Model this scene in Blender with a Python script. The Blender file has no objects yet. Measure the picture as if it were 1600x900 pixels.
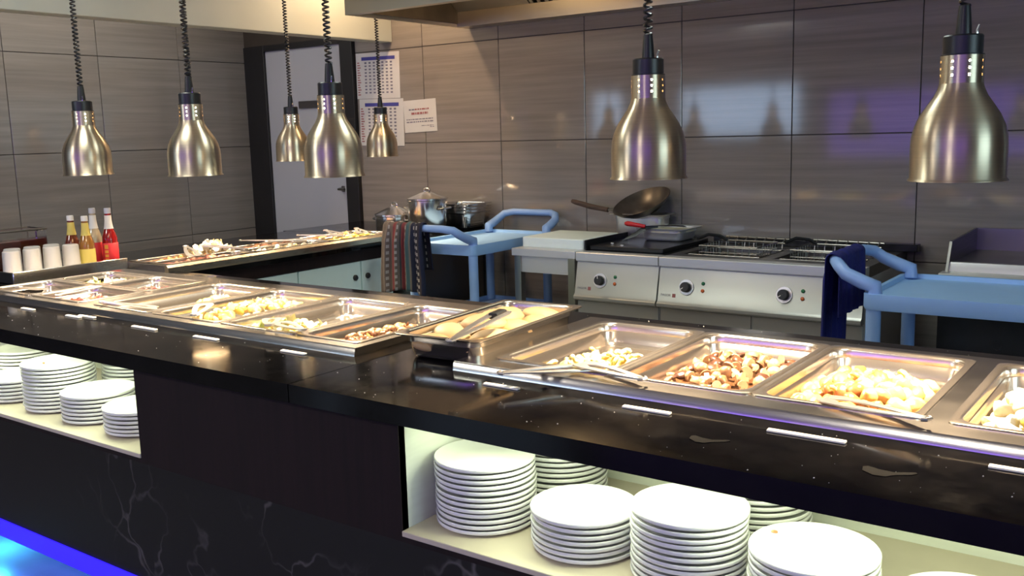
import bpy, bmesh, math, random
from mathutils import Vector, Matrix, noise
random.seed(7)
SC = bpy.context.scene
COL = SC.collection
PI = math.pi

# ------------------------------------------------------------------ camera
FPX, PITCH, ROLL, YAW = 1506.84, 0.160089, -0.0274916, 0.630769
CAMZ = 1.47
cy, sy, cp, sp = math.cos(YAW), math.sin(YAW), math.cos(PITCH), math.sin(PITCH)
fwd = Vector((-sy*cp, cy*cp, -sp)); rgt = Vector((cy, sy, 0)); upv = rgt.cross(fwd)
r2 = rgt*math.cos(ROLL) + upv*math.sin(ROLL); u2 = upv*math.cos(ROLL) - rgt*math.sin(ROLL)
cd = bpy.data.cameras.new('camera'); cam = bpy.data.objects.new('camera', cd); COL.objects.link(cam)
cd.sensor_width = 36; cd.lens = FPX/1600*36; cd.clip_start = 0.02
cam.matrix_world = Matrix(((r2.x, u2.x, -fwd.x, 0), (r2.y, u2.y, -fwd.y, 0), (r2.z, u2.z, -fwd.z, CAMZ), (0, 0, 0, 1)))
SC.camera = cam

# ------------------------------------------------------------------ world, exposure, large lights
SC.view_settings.view_transform = 'Standard'; SC.view_settings.look = 'None'
SC.view_settings.gamma = 1; SC.view_settings.use_curve_mapping = False
SC.view_settings.exposure = 0.0
SC.cycles.use_denoising = True
SC.cycles.max_bounces = 8; SC.cycles.glossy_bounces = 5; SC.cycles.transmission_bounces = 6
SC.cycles.caustics_reflective = True
SC.cycles.sample_clamp_indirect = 6
wd = bpy.data.worlds.new('sky'); SC.world = wd; wd.use_nodes = True
bg = wd.node_tree.nodes['Background']; bg.inputs[0].default_value = (.45, .62, 1, 1); bg.inputs[1].default_value = 1.6

def area(name, loc, rot, sx, sy_, power, col):
    l = bpy.data.lights.new(name, 'AREA'); l.shape = 'RECTANGLE'; l.size = sx; l.size_y = sy_
    l.energy = power; l.color = col
    o = bpy.data.objects.new(name, l); o.location = loc; o.rotation_euler = rot; COL.objects.link(o); return o
# daylight through the dining room windows (rear wall y=-4.75, right wall x=4)
area('daylight_rear', (-6.0, -4.70, 1.7), (PI/2, 0, 0), 1.9, .75, 32, (.55, .74, 1))
area('daylight_rear', (-8.3, -4.70, 1.7), (PI/2, 0, 0), .5, .75, 8.5, (.55, .74, 1))
area('daylight_right', (3.95, .6, 1.75), (PI/2, 0, PI/2), 2.4, 1.1, 52, (.62, .90, .95))
# ceiling panels of the dining room and the kitchen
area('ceiling_panel_light', (-4.2, -1.2, 2.72), (0, 0, 0), .6, .6, 52, (1, .95, .86))
area('ceiling_panel_light', (-1.0, -1.8, 2.72), (0, 0, 0), .6, .6, 38, (1, .95, .86))
area('ceiling_panel_light', (-1.7, 2.9, 2.72), (0, 0, 0), .6, .6, 15, (.86, 1, .95))
area('ceiling_panel_light', (-3.1, 1.6, 2.72), (0, 0, 0), .6, .6, 18, (.93, 1, .90))
# added warm fill above the side counter's end, warms the back wall
area('warm_wall_fill', (-4.05, 4.15, 2.70), (0, 0, 0), .15, .15, 15, (1, .68, .40))
# fill light added behind the dropped bulkhead to brighten the left wall
area('left_wall_fill', (-5.15, 2.9, 2.72), (0, 0, 0), .5, 2.2, 17, (1, .95, .86))

# ------------------------------------------------------------------ material helpers
MATS = {}
def new_mat(name):
    m = bpy.data.materials.new(name); m.use_nodes = True; MATS[name] = m
    return m, m.node_tree.nodes, m.node_tree.links, m.node_tree.nodes['Principled BSDF']
def mat(name, col, rough=.5, metal=0, spec=.5, emit=None, es=0, trans=0, alpha=1, coat=0, var=0, bump=0, bscale=60, vcol=None, stretch=(1, 1, 1), nscale=8, coord='Object'):
    m, N, L, P = new_mat(name)
    P.inputs['Base Color'].default_value = (*col, 1); P.inputs['Roughness'].default_value = rough
    P.inputs['Metallic'].default_value = metal; P.inputs['Specular IOR Level'].default_value = spec
    P.inputs['Transmission Weight'].default_value = trans; P.inputs['Alpha'].default_value = alpha
    P.inputs['Coat Weight'].default_value = coat
    if emit: P.inputs['Emission Color'].default_value = (*emit, 1); P.inputs['Emission Strength'].default_value = es
    tc = N.new('ShaderNodeTexCoord'); mp = N.new('ShaderNodeMapping'); mp.inputs['Scale'].default_value = stretch
    L.new(tc.outputs[coord], mp.inputs[0])
    if vcol or var:
        nz = N.new('ShaderNodeTexNoise'); nz.inputs['Scale'].default_value = nscale; nz.inputs['Detail'].default_value = 5
        L.new(mp.outputs[0], nz.inputs[0])
        cr = N.new('ShaderNodeValToRGB'); cr.color_ramp.elements[0].position = .3; cr.color_ramp.elements[1].position = .7
        c2 = vcol or tuple(min(1, c*(1+var)) for c in col)
        c1 = col if vcol else tuple(c*(1-var) for c in col)
        cr.color_ramp.elements[0].color = (*c1, 1); cr.color_ramp.elements[1].color = (*c2, 1)
        L.new(nz.outputs[0], cr.inputs[0]); L.new(cr.outputs[0], P.inputs['Base Color'])
    if bump:
        nb = N.new('ShaderNodeTexNoise'); nb.inputs['Scale'].default_value = bscale; nb.inputs['Detail'].default_value = 4
        L.new(mp.outputs[0], nb.inputs[0]); bp = N.new('ShaderNodeBump'); bp.inputs['Strength'].default_value = bump; bp.inputs['Distance'].default_value = .004
        L.new(nb.outputs[0], bp.inputs['Height']); L.new(bp.outputs[0], P.inputs['Normal'])
    return m
def food_mat(name, cols, rough=.4, bump=.5, bscale=80, sss=0):
    # colour varies from piece to piece and across a piece
    m, N, L, P = new_mat(name)
    oi = N.new('ShaderNodeObjectInfo'); tc = N.new('ShaderNodeTexCoord')
    nz = N.new('ShaderNodeTexNoise'); nz.inputs['Scale'].default_value = 30; nz.inputs['Detail'].default_value = 4
    L.new(tc.outputs['Object'], nz.inputs[0])
    mx = N.new('ShaderNodeMath'); mx.operation = 'MULTIPLY_ADD'; mx.inputs[1].default_value = .55
    L.new(nz.outputs[0], mx.inputs[0]); ad = N.new('ShaderNodeMath'); ad.operation = 'MULTIPLY'; ad.inputs[1].default_value = .75
    L.new(oi.outputs['Random'], ad.inputs[0]); L.new(ad.outputs[0], mx.inputs[2])
    cr = N.new('ShaderNodeValToRGB'); e = cr.color_ramp.elements
    while len(e) < len(cols): e.new(.5)
    for i, c in enumerate(cols):
        e[i].position = .15+.75*i/max(1, len(cols)-1); e[i].color = (*c, 1)
    L.new(mx.outputs[0], cr.inputs[0]); L.new(cr.outputs[0], P.inputs['Base Color'])
    P.inputs['Roughness'].default_value = rough
    nb = N.new('ShaderNodeTexNoise'); nb.inputs['Scale'].default_value = bscale
    L.new(tc.outputs['Object'], nb.inputs[0]); bp = N.new('ShaderNodeBump'); bp.inputs['Strength'].default_value = bump; bp.inputs['Distance'].default_value = .003
    L.new(nb.outputs[0], bp.inputs['Height']); L.new(bp.outputs[0], P.inputs['Normal'])
    return m
def brushed(name, col, rough=.28, stretch=(1, 1, 60), metal=1.0, rv=.12, nscale=6, bump=.05):
    m, N, L, P = new_mat(name)
    P.inputs['Base Color'].default_value = (*col, 1); P.inputs['Metallic'].default_value = metal
    tc = N.new('ShaderNodeTexCoord'); mp = N.new('ShaderNodeMapping'); mp.inputs['Scale'].default_value = stretch
    L.new(tc.outputs['Object'], mp.inputs[0]); nz = N.new('ShaderNodeTexNoise'); nz.inputs['Scale'].default_value = nscale; nz.inputs['Detail'].default_value = 6
    L.new(mp.outputs[0], nz.inputs[0]); mr = N.new('ShaderNodeMapRange'); mr.inputs[3].default_value = rough-rv; mr.inputs[4].default_value = rough+rv
    L.new(nz.outputs[0], mr.inputs[0]); L.new(mr.outputs[0], P.inputs['Roughness'])
    bp = N.new('ShaderNodeBump'); bp.inputs['Strength'].default_value = bump; bp.inputs['Distance'].default_value = .001
    L.new(nz.outputs[0], bp.inputs['Height']); L.new(bp.outputs[0], P.inputs['Normal'])
    return m

def tile_material():
    m, N, L, P = new_mat('glazed_tile')
    ge = N.new('ShaderNodeNewGeometry'); oi = N.new('ShaderNodeObjectInfo')
    sep = N.new('ShaderNodeSeparateXYZ'); L.new(ge.outputs['Position'], sep.inputs[0])
    ad = N.new('ShaderNodeMath'); ad.operation = 'ADD'; L.new(sep.outputs[0], ad.inputs[0]); L.new(sep.outputs[1], ad.inputs[1])
    cb = N.new('ShaderNodeCombineXYZ'); L.new(ad.outputs[0], cb.inputs[0]); L.new(oi.outputs['Random'], cb.inputs[1]); L.new(sep.outputs[2], cb.inputs[2])
    mp = N.new('ShaderNodeMapping'); mp.inputs['Scale'].default_value = (.9, 5, 26); L.new(cb.outputs[0], mp.inputs[0])
    nz = N.new('ShaderNodeTexNoise'); nz.inputs['Scale'].default_value = 1.4; nz.inputs['Detail'].default_value = 6; nz.inputs['Roughness'].default_value = .62
    L.new(mp.outputs[0], nz.inputs[0])
    cr = N.new('ShaderNodeValToRGB'); cr.color_ramp.elements[0].position = .34; cr.color_ramp.elements[1].position = .68
    cr.color_ramp.elements[0].color = (.205, .182, .160, 1); cr.color_ramp.elements[1].color = (.262, .236, .21, 1)
    L.new(nz.outputs[0], cr.inputs[0]); L.new(cr.outputs[0], P.inputs['Base Color'])
    P.inputs['Roughness'].default_value = .075; P.inputs['Specular IOR Level'].default_value = .5
    return m
def stone_material():
    m, N, L, P = new_mat('black_granite')
    tc = N.new('ShaderNodeTexCoord')
    n1 = N.new('ShaderNodeTexNoise'); n1.inputs['Scale'].default_value = 7; n1.inputs['Detail'].default_value = 7; n1.inputs['Roughness'].default_value = .7
    L.new(tc.outputs['Object'], n1.inputs[0])
    cr = N.new('ShaderNodeValToRGB'); cr.color_ramp.elements[0].position = .42; cr.color_ramp.elements[1].position = .72
    cr.color_ramp.elements[0].color = (.0022, .0022, .0026, 1); cr.color_ramp.elements[1].color = (.007, .0064, .0064, 1)
    L.new(n1.outputs[0], cr.inputs[0]); L.new(cr.outputs[0], P.inputs['Base Color'])
    mr = N.new('ShaderNodeMapRange'); mr.inputs[1].default_value = .3; mr.inputs[2].default_value = .75; mr.inputs[3].default_value = .03; mr.inputs[4].default_value = .17; P.inputs['Specular IOR Level'].default_value = .19
    L.new(n1.outputs[0], mr.inputs[0]); L.new(mr.outputs[0], P.inputs['Roughness'])
    return m
def marble_material():
    m, N, L, P = new_mat('black_marble')
    tc = N.new('ShaderNodeTexCoord'); nd = N.new('ShaderNodeTexNoise'); nd.inputs['Scale'].default_value = 3; nd.inputs['Detail'].default_value = 4
    L.new(tc.outputs['Object'], nd.inputs[0])
    mx = N.new('ShaderNodeMix'); mx.data_type = 'RGBA'; mx.inputs[0].default_value = .35
    L.new(tc.outputs['Object'], mx.inputs[6]); L.new(nd.outputs[1], mx.inputs[7])
    mp = N.new('ShaderNodeMapping'); mp.inputs['Scale'].default_value = (1.4, 1.4, .7); mp.inputs['Rotation'].default_value = (0, .35, 0); L.new(mx.outputs[2], mp.inputs[0])
    vo = N.new('ShaderNodeTexVoronoi'); vo.feature = 'DISTANCE_TO_EDGE'; vo.inputs['Scale'].default_value = 5.5; L.new(mp.outputs[0], vo.inputs[0])
    cr = N.new('ShaderNodeValToRGB'); cr.color_ramp.elements[0].position = 0; cr.color_ramp.elements[1].position = .03
    cr.color_ramp.elements[0].color = (1, 1, 1, 1); cr.color_ramp.elements[1].color = (0, 0, 0, 1); L.new(vo.outputs[0], cr.inputs[0])
    n2 = N.new('ShaderNodeTexNoise'); n2.inputs['Scale'].default_value = 2.6; L.new(tc.outputs['Object'], n2.inputs[0])
    c2 = N.new('ShaderNodeValToRGB'); c2.color_ramp.elements[0].position = .5; c2.color_ramp.elements[1].position = .7; L.new(n2.outputs[0], c2.inputs[0])
    mu = N.new('ShaderNodeMath'); mu.operation = 'MULTIPLY'; L.new(cr.outputs[0], mu.inputs[0]); L.new(c2.outputs[0], mu.inputs[1])
    mm = N.new('ShaderNodeMix'); mm.data_type = 'RGBA'; mm.inputs[6].default_value = (.009, .007, .008, 1); mm.inputs[7].default_value = (.10, .09, .09, 1)
    L.new(mu.outputs[0], mm.inputs[0]); L.new(mm.outputs[2], P.inputs['Base Color']); P.inputs['Roughness'].default_value = .35; P.inputs['Specular IOR Level'].default_value = .3
    return m
def towel_stripes():
    m, N, L, P = new_mat('striped_cloth')
    uv = N.new('ShaderNodeUVMap'); sep = N.new('ShaderNodeSeparateXYZ'); L.new(uv.outputs[0], sep.inputs[0])
    cr = N.new('ShaderNodeValToRGB'); cr.color_ramp.interpolation = 'CONSTANT'; e = cr.color_ramp.elements
    seq = [(0, (0.060, 0.048, 0.042)), (.10, (0.090, 0.072, 0.066)), (.2, (0.060, 0.048, 0.045)), (.26, (0.096, 0.012, 0.018)), (.35, (0.078, 0.066, 0.060)), (.43, (0.018, 0.018, 0.024)),
           (.48, (0.096, 0.012, 0.018)), (.56, (0.072, 0.060, 0.054)), (.62, (0.030, 0.072, 0.084)), (.68, (0.084, 0.078, 0.072)), (.72, (0.009, 0.012, 0.030)), (.83, (0.007, 0.008, 0.018)), (.90, (0.012, 0.009, 0.018)), (.95, (0.007, 0.011, 0.036))]
    while len(e) < len(seq): e.new(.5)
    for i, (p, c) in enumerate(seq): e[i].position = p; e[i].color = (*c, 1)
    L.new(sep.outputs[0], cr.inputs[0])
    def mathn(op, a, b):
        n = N.new('ShaderNodeMath'); n.operation = op
        for i, v in enumerate((a, b)):
            if v is None: continue
            if isinstance(v, (int, float)): n.inputs[i].default_value = v
            else: L.new(v, n.inputs[i])
        return n.outputs[0]
    band = None
    for c in (.16, .39, .59, .79, .87):
        d = mathn('LESS_THAN', mathn('ABSOLUTE', mathn('SUBTRACT', sep.outputs[0], c), None), .016)
        band = d if band is None else mathn('MAXIMUM', band, d)
    fr = mathn('LESS_THAN', mathn('FRACT', mathn('MULTIPLY', sep.outputs[1], 30), None), .5)
    k = mathn('MULTIPLY', band, fr)
    mm = N.new('ShaderNodeMix'); mm.data_type = 'RGBA'; L.new(k, mm.inputs[0]); L.new(cr.outputs[0], mm.inputs[6]); mm.inputs[7].default_value = (.24, .23, .23, 1)
    L.new(mm.outputs[2], P.inputs['Base Color']); P.inputs['Roughness'].default_value = .95
    return m

TILE = tile_material(); STONE = stone_material(); MARBLE = marble_material(); STRIPE = towel_stripes()
GROUT = mat('grout', (.07, .062, .055), .9, bump=.3, bscale=200)
PAINT = mat('off_white_paint', (.50, .53, .48), .7, var=.04, nscale=3)
CEILP = mat('ceiling_paint', (.62, .61, .57), .8, var=.03)
DINE = mat('dining_wall_paint', (.30, .25, .21), .7, var=.06)
FLOORM = mat('grey_floor_tile', (.15, .145, .15), .25, var=.15, nscale=5)
BLACKP = mat('black_frame_paint', (.012, .011, .011), .45, var=.1)
LINTEL = mat('dark_brown_panel', (.045, .034, .024), .6, var=.12)
DOORP = mat('grey_door_laminate', (.42, .42, .44), .55, var=.03, nscale=2)
WOOD = mat('dark_wood_veneer', (.010, .005, .005), .6, spec=.25, vcol=(.017, .008, .008), stretch=(14, 14, .8), nscale=4)
NICHE = mat('white_laminate', (.74, .76, .70), .5, var=.03, bump=.08, bscale=14, stretch=(1, 1, 10))
SHELF = mat('cream_shelf', (.60, .53, .42), .5, var=.05)
STEEL = brushed('brushed_steel', (.60, .57, .52), .22, rv=.06)
PANS = brushed('pan_steel', (.68, .62, .55), .20, (2, 2, 1), rv=.02, metal=.96, bump=0)
PANELST = brushed('panel_steel', (.44, .44, .41), .36, (2, 2, 40), metal=.6, rv=.05)
COOKST = brushed('cooker_steel', (.70, .70, .69), .38, (2, 2, 40), metal=.6, rv=.05)
TONGM = mat('tong_steel', (.74, .72, .70), .28, metal=.9, var=.04)
DARKST = brushed('dark_steel', (.22, .21, .20), .35)
HOODS = brushed('hood_steel', (.56, .50, .40), .34, (2, 2, 40))
HOODD = mat('hood_inner_dark', (.10, .075, .05), .5, metal=.5, var=.2)
LAMPM = mat('lamp_aluminium', (.58, .49, .36), .34, metal=1, var=.05, stretch=(1, 1, 60), nscale=6)
_n = LAMPM.node_tree.nodes; _p = _n['Principled BSDF']; _p.inputs['Anisotropic'].default_value = .8; _p.inputs['Anisotropic Rotation'].default_value = .25; _tg = _n.new('ShaderNodeTangent'); _tg.direction_type = 'RADIAL'; _tg.axis = 'Z'
LAMPM.node_tree.links.new(_tg.outputs[0], _p.inputs['Tangent'])
LAMPIN = mat('lamp_inner_white', (.85, .80, .72), .4, var=.02)
BLACKPL = mat('black_plastic', (.012, .012, .013), .38, var=.1)
CHROME = mat('polished_steel', (.72, .71, .69), .17, metal=1, var=.03)
BULB = mat('heat_bulb', (1, .8, .6), .3, emit=(1, .72, .42), es=80, var=.01)
PORC = mat('white_porcelain', (.80, .80, .80), .16, spec=.5, var=.01, coat=.2)
BLUEPL = mat('light_blue_plastic', (.26, .42, .74), .42, var=.05, bump=.05, bscale=120)
BLUETOP = mat('light_blue_tray_plastic', (.30, .52, .84), .55, var=.06, nscale=4, bump=.1, bscale=90)
NAVY = mat('navy_cloth', (.012, .014, .13), .95, var=.25, bump=.4, bscale=200)
BOARD = mat('white_polyethylene', (.84, .92, .86), .5, var=.03, bump=.1, bscale=60)
CABW = mat('pale_cabinet_laminate', (.70, .85, .81), .45, var=.03)
REDPL = mat('red_plastic', (.55, .015, .02), .4, var=.08)
PAPER = mat('white_paper', (.60, .58, .56), .85, var=.03)
INKB = mat('blue_print', (.05, .05, .26), .8, var=.1)
INKG = mat('grey_print', (.16, .15, .20), .85, var=.2)
INKR = mat('red_print', (.34, .12, .12), .85, var=.2)
GLASS = mat('clear_glass', (.95, .95, .93), .05, trans=1, var=.01)
CUPM = mat('frosted_plastic', (.86, .84, .81), .28, trans=.45, var=.02)
AMBER = mat('amber_sauce', (.24, .105, .022), .15, var=.15, coat=.5)
CARAMEL = mat('brown_sauce', (.13, .022, .006), .15, var=.15, coat=.5)
CLEARS = mat('pale_vinegar', (.42, .35, .24), .12, var=.1, coat=.5)
REDS = mat('red_sauce', (.22, .006, .006), .15, var=.15, coat=.5)
YEL = mat('yellow_label', (.62, .50, .12), .6, var=.08)
WHITEL = mat('white_label', (.72, .70, .68), .6, var=.05)
REDL = mat('red_label', (.70, .03, .04), .55, var=.12)
GOLDI = mat('gold_print', (.75, .33, .05), .6, var=.1)
GREYC = mat('grey_cap', (.45, .45, .50), .4, var=.05)
REDJ = mat('red_jug_liquid', (.10, .012, .008), .2, var=.1)
GREENL = mat('green_lens', (.01, .16, .06), .25, var=.1)
ORANGEL = mat('orange_lens', (.55, .12, .03), .25, var=.1)
BLACKHOB = mat('black_steel_plate', (.02, .02, .021), .22, metal=.4, var=.2)
WOKM = mat('seasoned_iron', (.07, .055, .045), .32, metal=.7, vcol=(.16, .14, .12), nscale=9)
WOODH = mat('worn_wood_handle', (.10, .055, .035), .7, vcol=(.05, .03, .02), stretch=(1, 12, 12))
STRIPL = mat('label_holder_plastic', (.80, .78, .72), .35, var=.03)
GREY_MARK = mat('dull_grey_mark', (.008, .0085, .009), .8, spec=.05, var=.2, nscale=30)
CRUMB = mat('crumbs', (.8, .78, .72), .5, var=.1)
LEDW = mat('white_led_diffuser', (.9, .95, .8), .4, emit=(.90, 1, .66), es=5, var=.01)
LEDB = mat('blue_led_diffuser', (.02, .02, .5), .35, emit=(.035, .012, 1), es=1.05, var=.01)
VIOLET = mat('violet_led_panel', (.2, .1, .5), .4, emit=(.29, .15, 1), es=2.9, var=.01)
PANEL = mat('ceiling_light_diffuser', (.9, .9, .85), .5, emit=(1, .94, .84), es=1.6, var=.01)
OIL = mat('dark_frying_oil', (.05, .03, .012), .08, var=.2)
MESHW = mat('basket_wire', (.38, .36, .33), .35, metal=1, var=.1)

# ------------------------------------------------------------------ mesh helpers
ORG = {}
class MB:
    def __init__(s): s.v = []; s.f = []; s.uv = None
    def add(s, vs, fs):
        o = len(s.v); s.v += [tuple(v) for v in vs]; s.f += [tuple(i+o for i in f) for f in fs]; return s
    def box(s, x0, x1, y0, y1, z0, z1):
        return s.add([(x0, y0, z0), (x1, y0, z0), (x1, y1, z0), (x0, y1, z0), (x0, y0, z1), (x1, y0, z1), (x1, y1, z1), (x0, y1, z1)],
                     [(3, 2, 1, 0), (4, 5, 6, 7), (0, 1, 5, 4), (1, 2, 6, 5), (2, 3, 7, 6), (3, 0, 4, 7)])
    def prism(s, prof, axis, a, b):
        # prof: 2-D points; axis 'x' -> (y,z), 'y' -> (x,z), 'z' -> (x,y)
        n = len(prof)
        def P(p, t): return {'x': (t, p[0], p[1]), 'y': (p[0], t, p[1]), 'z': (p[0], p[1], t)}[axis]
        return s.add([P(p, a) for p in prof]+[P(p, b) for p in prof],
                     [tuple(range(n))[::-1], tuple(range(n, 2*n))]+[(i, (i+1) % n, n+(i+1) % n, n+i) for i in range(n)])
    def loops(s, L, close=True, cap0=False, cap1=False):
        n = len(L[0]); vs = [p for l in L for p in l]; fs = []
        for k in range(len(L)-1):
            for i in range(n if close else n-1):
                j = (i+1) % n; fs.append((k*n+i, k*n+j, (k+1)*n+j, (k+1)*n+i))
        if cap0: fs.append(tuple(range(n))[::-1])
        if cap1: fs.append(tuple((len(L)-1)*n+i for i in range(n)))
        return s.add(vs, fs)
    def lathe(s, prof, c=(0, 0, 0), n=32, cap0=False, cap1=False, M=None):
        L = [[(r*math.cos(2*PI*i/n), r*math.sin(2*PI*i/n), z) for i in range(n)] for r, z in prof]
        if M is not None: L = [[tuple(M @ Vector(p)) for p in l] for l in L]
        L = [[(p[0]+c[0], p[1]+c[1], p[2]+c[2]) for p in l] for l in L]
        return s.loops(L, True, cap0, cap1)
    def tube(s, pts, r, n=8, closed=False):
        pts = [Vector(p) for p in pts]; L = []; m = len(pts); prev = None
        for i, p in enumerate(pts):
            a = pts[i-1] if i > 0 else (pts[-1] if closed else p); b = pts[(i+1) % m] if (i < m-1 or closed) else p
            t = (b-a).normalized()
            if prev is None:
                q = Vector((0, 0, 1)) if abs(t.z) < .9 else Vector((1, 0, 0)); x = t.cross(q).normalized()
            else:
                x = (prev-t*prev.dot(t)).normalized()
            prev = x; y = t.cross(x); rr = r[i] if isinstance(r, (list, tuple)) else r
            L.append([tuple(p+(x*math.cos(2*PI*k/n)+y*math.sin(2*PI*k/n))*rr) for k in range(n)])
        if closed: L.append(L[0])
        return s.loops(L, True, not closed, not closed)
    def bar(s, pts, w, h, upd=(0, 0, 1)):
        # rectangular section swept along pts
        pts = [Vector(p) for p in pts]; L = []
        for i, p in enumerate(pts):
            t = (pts[min(i+1, len(pts)-1)]-pts[max(i-1, 0)]).normalized(); u = Vector(upd); x = t.cross(u).normalized(); u = x.cross(t)
            ww = w[i] if isinstance(w, (list, tuple)) else w; hh = h[i] if isinstance(h, (list, tuple)) else h
            c = .25
            L.append([tuple(p+x*a*ww/2+u*b*hh/2) for a, b in ((-1, -1+c), (-1+c, -1), (1-c, -1), (1, -1+c), (1, 1-c), (1-c, 1), (-1+c, 1), (-1, 1-c))])
        return s.loops(L, True, True, True)
    def build(s, name, m, parent=None, kind=None, smooth=True, bev=0, seg=2, ang=38, solid=0, cast=None):
        off = ORG.get(parent.name, Vector()) if parent is not None else Vector()
        me = bpy.data.meshes.new(name)
        me.from_pydata([(v[0]-off.x, v[1]-off.y, v[2]-off.z) for v in s.v], [], s.f)
        if s.uv:
            ul = me.uv_layers.new(name='UVMap')
            for l in me.loops: ul.data[l.index].uv = s.uv[l.vertex_index]
        b = bmesh.new(); b.from_mesh(me); bmesh.ops.recalc_face_normals(b, faces=b.faces); b.to_mesh(me); b.free()
        if smooth:
            me.polygons.foreach_set('use_smooth', [True]*len(me.polygons)); me.set_sharp_from_angle(angle=math.radians(ang))
        me.materials.append(m)
        o = bpy.data.objects.new(name, me); COL.objects.link(o)
        if parent is not None: o.parent = parent
        ORG[o.name] = off.copy()
        if solid:
            md = o.modifiers.new('thickness', 'SOLIDIFY'); md.thickness = solid; md.offset = -1
        if bev:
            md = o.modifiers.new('bevel', 'BEVEL'); md.width = bev; md.segments = seg; md.limit_method = 'ANGLE'; md.angle_limit = math.radians(40)
        if kind: o['kind'] = kind
        return o
def tag(o, label, cat, group=None):
    o['label'] = label; o['category'] = cat
    if group: o['group'] = group
    return o
def thing(name, label, cat, loc, group=None):
    o = bpy.data.objects.new(name, None); o.empty_display_size = .05; COL.objects.link(o); o.location = loc
    ORG[o.name] = Vector(loc); return tag(o, label, cat, group)
def struct(name, loc=(0, 0, 0)):
    o = bpy.data.objects.new(name, None); o.empty_display_size = .05; COL.objects.link(o); o.location = loc
    ORG[o.name] = Vector(loc); o['kind'] = 'structure'; return o
def copy_tree(o, parent=None):
    c = o.copy(); COL.objects.link(c)
    if parent is not None: c.parent = parent
    for ch in list(o.children): copy_tree(ch, c)
    return c
def rrect(x0, x1, y0, y1, r, z, n=5):
    P = []
    for cx, cy_, a0 in ((x1-r, y1-r, 0), (x0+r, y1-r, PI/2), (x0+r, y0+r, PI), (x1-r, y0+r, 1.5*PI)):
        for i in range(n+1):
            a = a0+PI/2*i/n; P.append((cx+r*math.cos(a), cy_+r*math.sin(a), z))
    return P
def ico(sub, fn):
    b = bmesh.new(); bmesh.ops.create_icosphere(b, subdivisions=sub, radius=1)
    m = MB(); b.verts.index_update(); m.add([fn(v.co) for v in b.verts], [tuple(v.index for v in f.verts) for f in b.faces]); b.free(); return m

# ================================================================== THE SETTING
WX, WY = -5.82, 4.75
TZ = [2.02+.602*k for k in (1, 0, -1, -2, -3)]       # tile joints
def tile_mesh(w, h, d, name):
    return MB().box(-w/2, w/2, -d/2, d/2, -h/2, h/2)
wall_back = struct('wall_back', (0, WY, 0))
MB().box(WX-.1, 4.05, WY+.012, WY+.2, 0, 2.75).build('backing', GROUT, wall_back)
def tiles(wall, axis, fixed, a_lines, zl, skip=lambda a0, a1, z0, z1: False):
    protos = {}
    for i in range(len(a_lines)-1):
        for k in range(len(zl)-1):
            a0, a1, z1, z0 = a_lines[i], a_lines[i+1], zl[k], zl[k+1]
            z0 = max(z0, 0); z1 = min(z1, 2.75)
            if z1-z0 < .02 or skip(a0, a1, z0, z1): continue
            key = (round(a1-a0, 3), round(z1-z0, 3))
            if key not in protos:
                m = MB(); w, h = key[0]-.004, key[1]-.004
                if axis == 'x': m.box(-w/2, w/2, -.006, .006, -h/2, h/2)
                else: m.box(-.006, .006, -w/2, w/2, -h/2, h/2)
                o = m.build('tile', TILE, wall, smooth=False, bev=.0015, seg=1); protos[key] = o
                o.data.transform(Matrix.Translation(ORG[wall.name]))
            else:
                o = protos[key].copy(); COL.objects.link(o)
            c = ((a0+a1)/2, fixed, (z0+z1)/2) if axis == 'x' else (fixed, (a0+a1)/2, (z0+z1)/2)
            o.parent = wall; o.location = Vector(c)-ORG[wall.name]
XL = [-4.717]+[-4.121+.6*k for k in range(0, 15)]
ZL = [2.75, 2.622, 2.02, 1.418, .816, .214, 0]
tiles(wall_back, 'x', WY+.006, XL, ZL)
wall_left = struct('wall_left', (WX, 0, 0))
MB().box(WX-.2, WX-.012, 1.0, WY+.2, 0, 2.75).build('backing', GROUT, wall_left)
YL = [WY-.0]+[4.163-.6*k for k in range(0, 6)]
YL = sorted([y for y in YL if y > 1.1])
tiles(wall_left, 'y', WX-.006, YL, ZL)
fl = MB().box(-10.2, 4.2, -4.95, WY+.2, -.1, 0).build('floor', FLOORM, kind='structure')
ce = MB().box(-10.2, 4.2, -4.95, WY+.2, 2.75, 2.85).build('ceiling', CEILP, kind='structure')
MB().box(-10.0, WX-.2, 1.0, 1.2, 0, 2.75).build('wall_dining_side', DINE, kind='structure')
MB().box(-10.2, -10.0, -4.95, 1.2, 0, 2.75).build('wall_dining_left', DINE, kind='structure')
def wall_with_openings(name, axis, f0, f1, a0, a1, ops):
    m = MB(); cur = a0
    for o0, o1, z0, z1 in sorted(ops):
        for (p, q, r, t) in ((cur, o0, 0, 2.75), (o0, o1, 0, z0), (o0, o1, z1, 2.75)):
            if axis == 'x': m.box(p, q, f0, f1, r, t)
            else: m.box(f0, f1, p, q, r, t)
        cur = o1
    if axis == 'x': m.box(cur, a1, f0, f1, 0, 2.75)
    else: m.box(f0, f1, cur, a1, 0, 2.75)
    return m.build(name, DINE, kind='structure')
wall_with_openings('wall_rear', 'x', -4.95, -4.75, -10.0, 4.0, [(-8.55, -8.05, 1.33, 2.07), (-6.98, -5.03, 1.33, 2.07)])
wall_with_openings('wall_right', 'y', 4.0, 4.2, -4.95, WY+.2, [(-.6, 1.8, 1.2, 2.3)])
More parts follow.
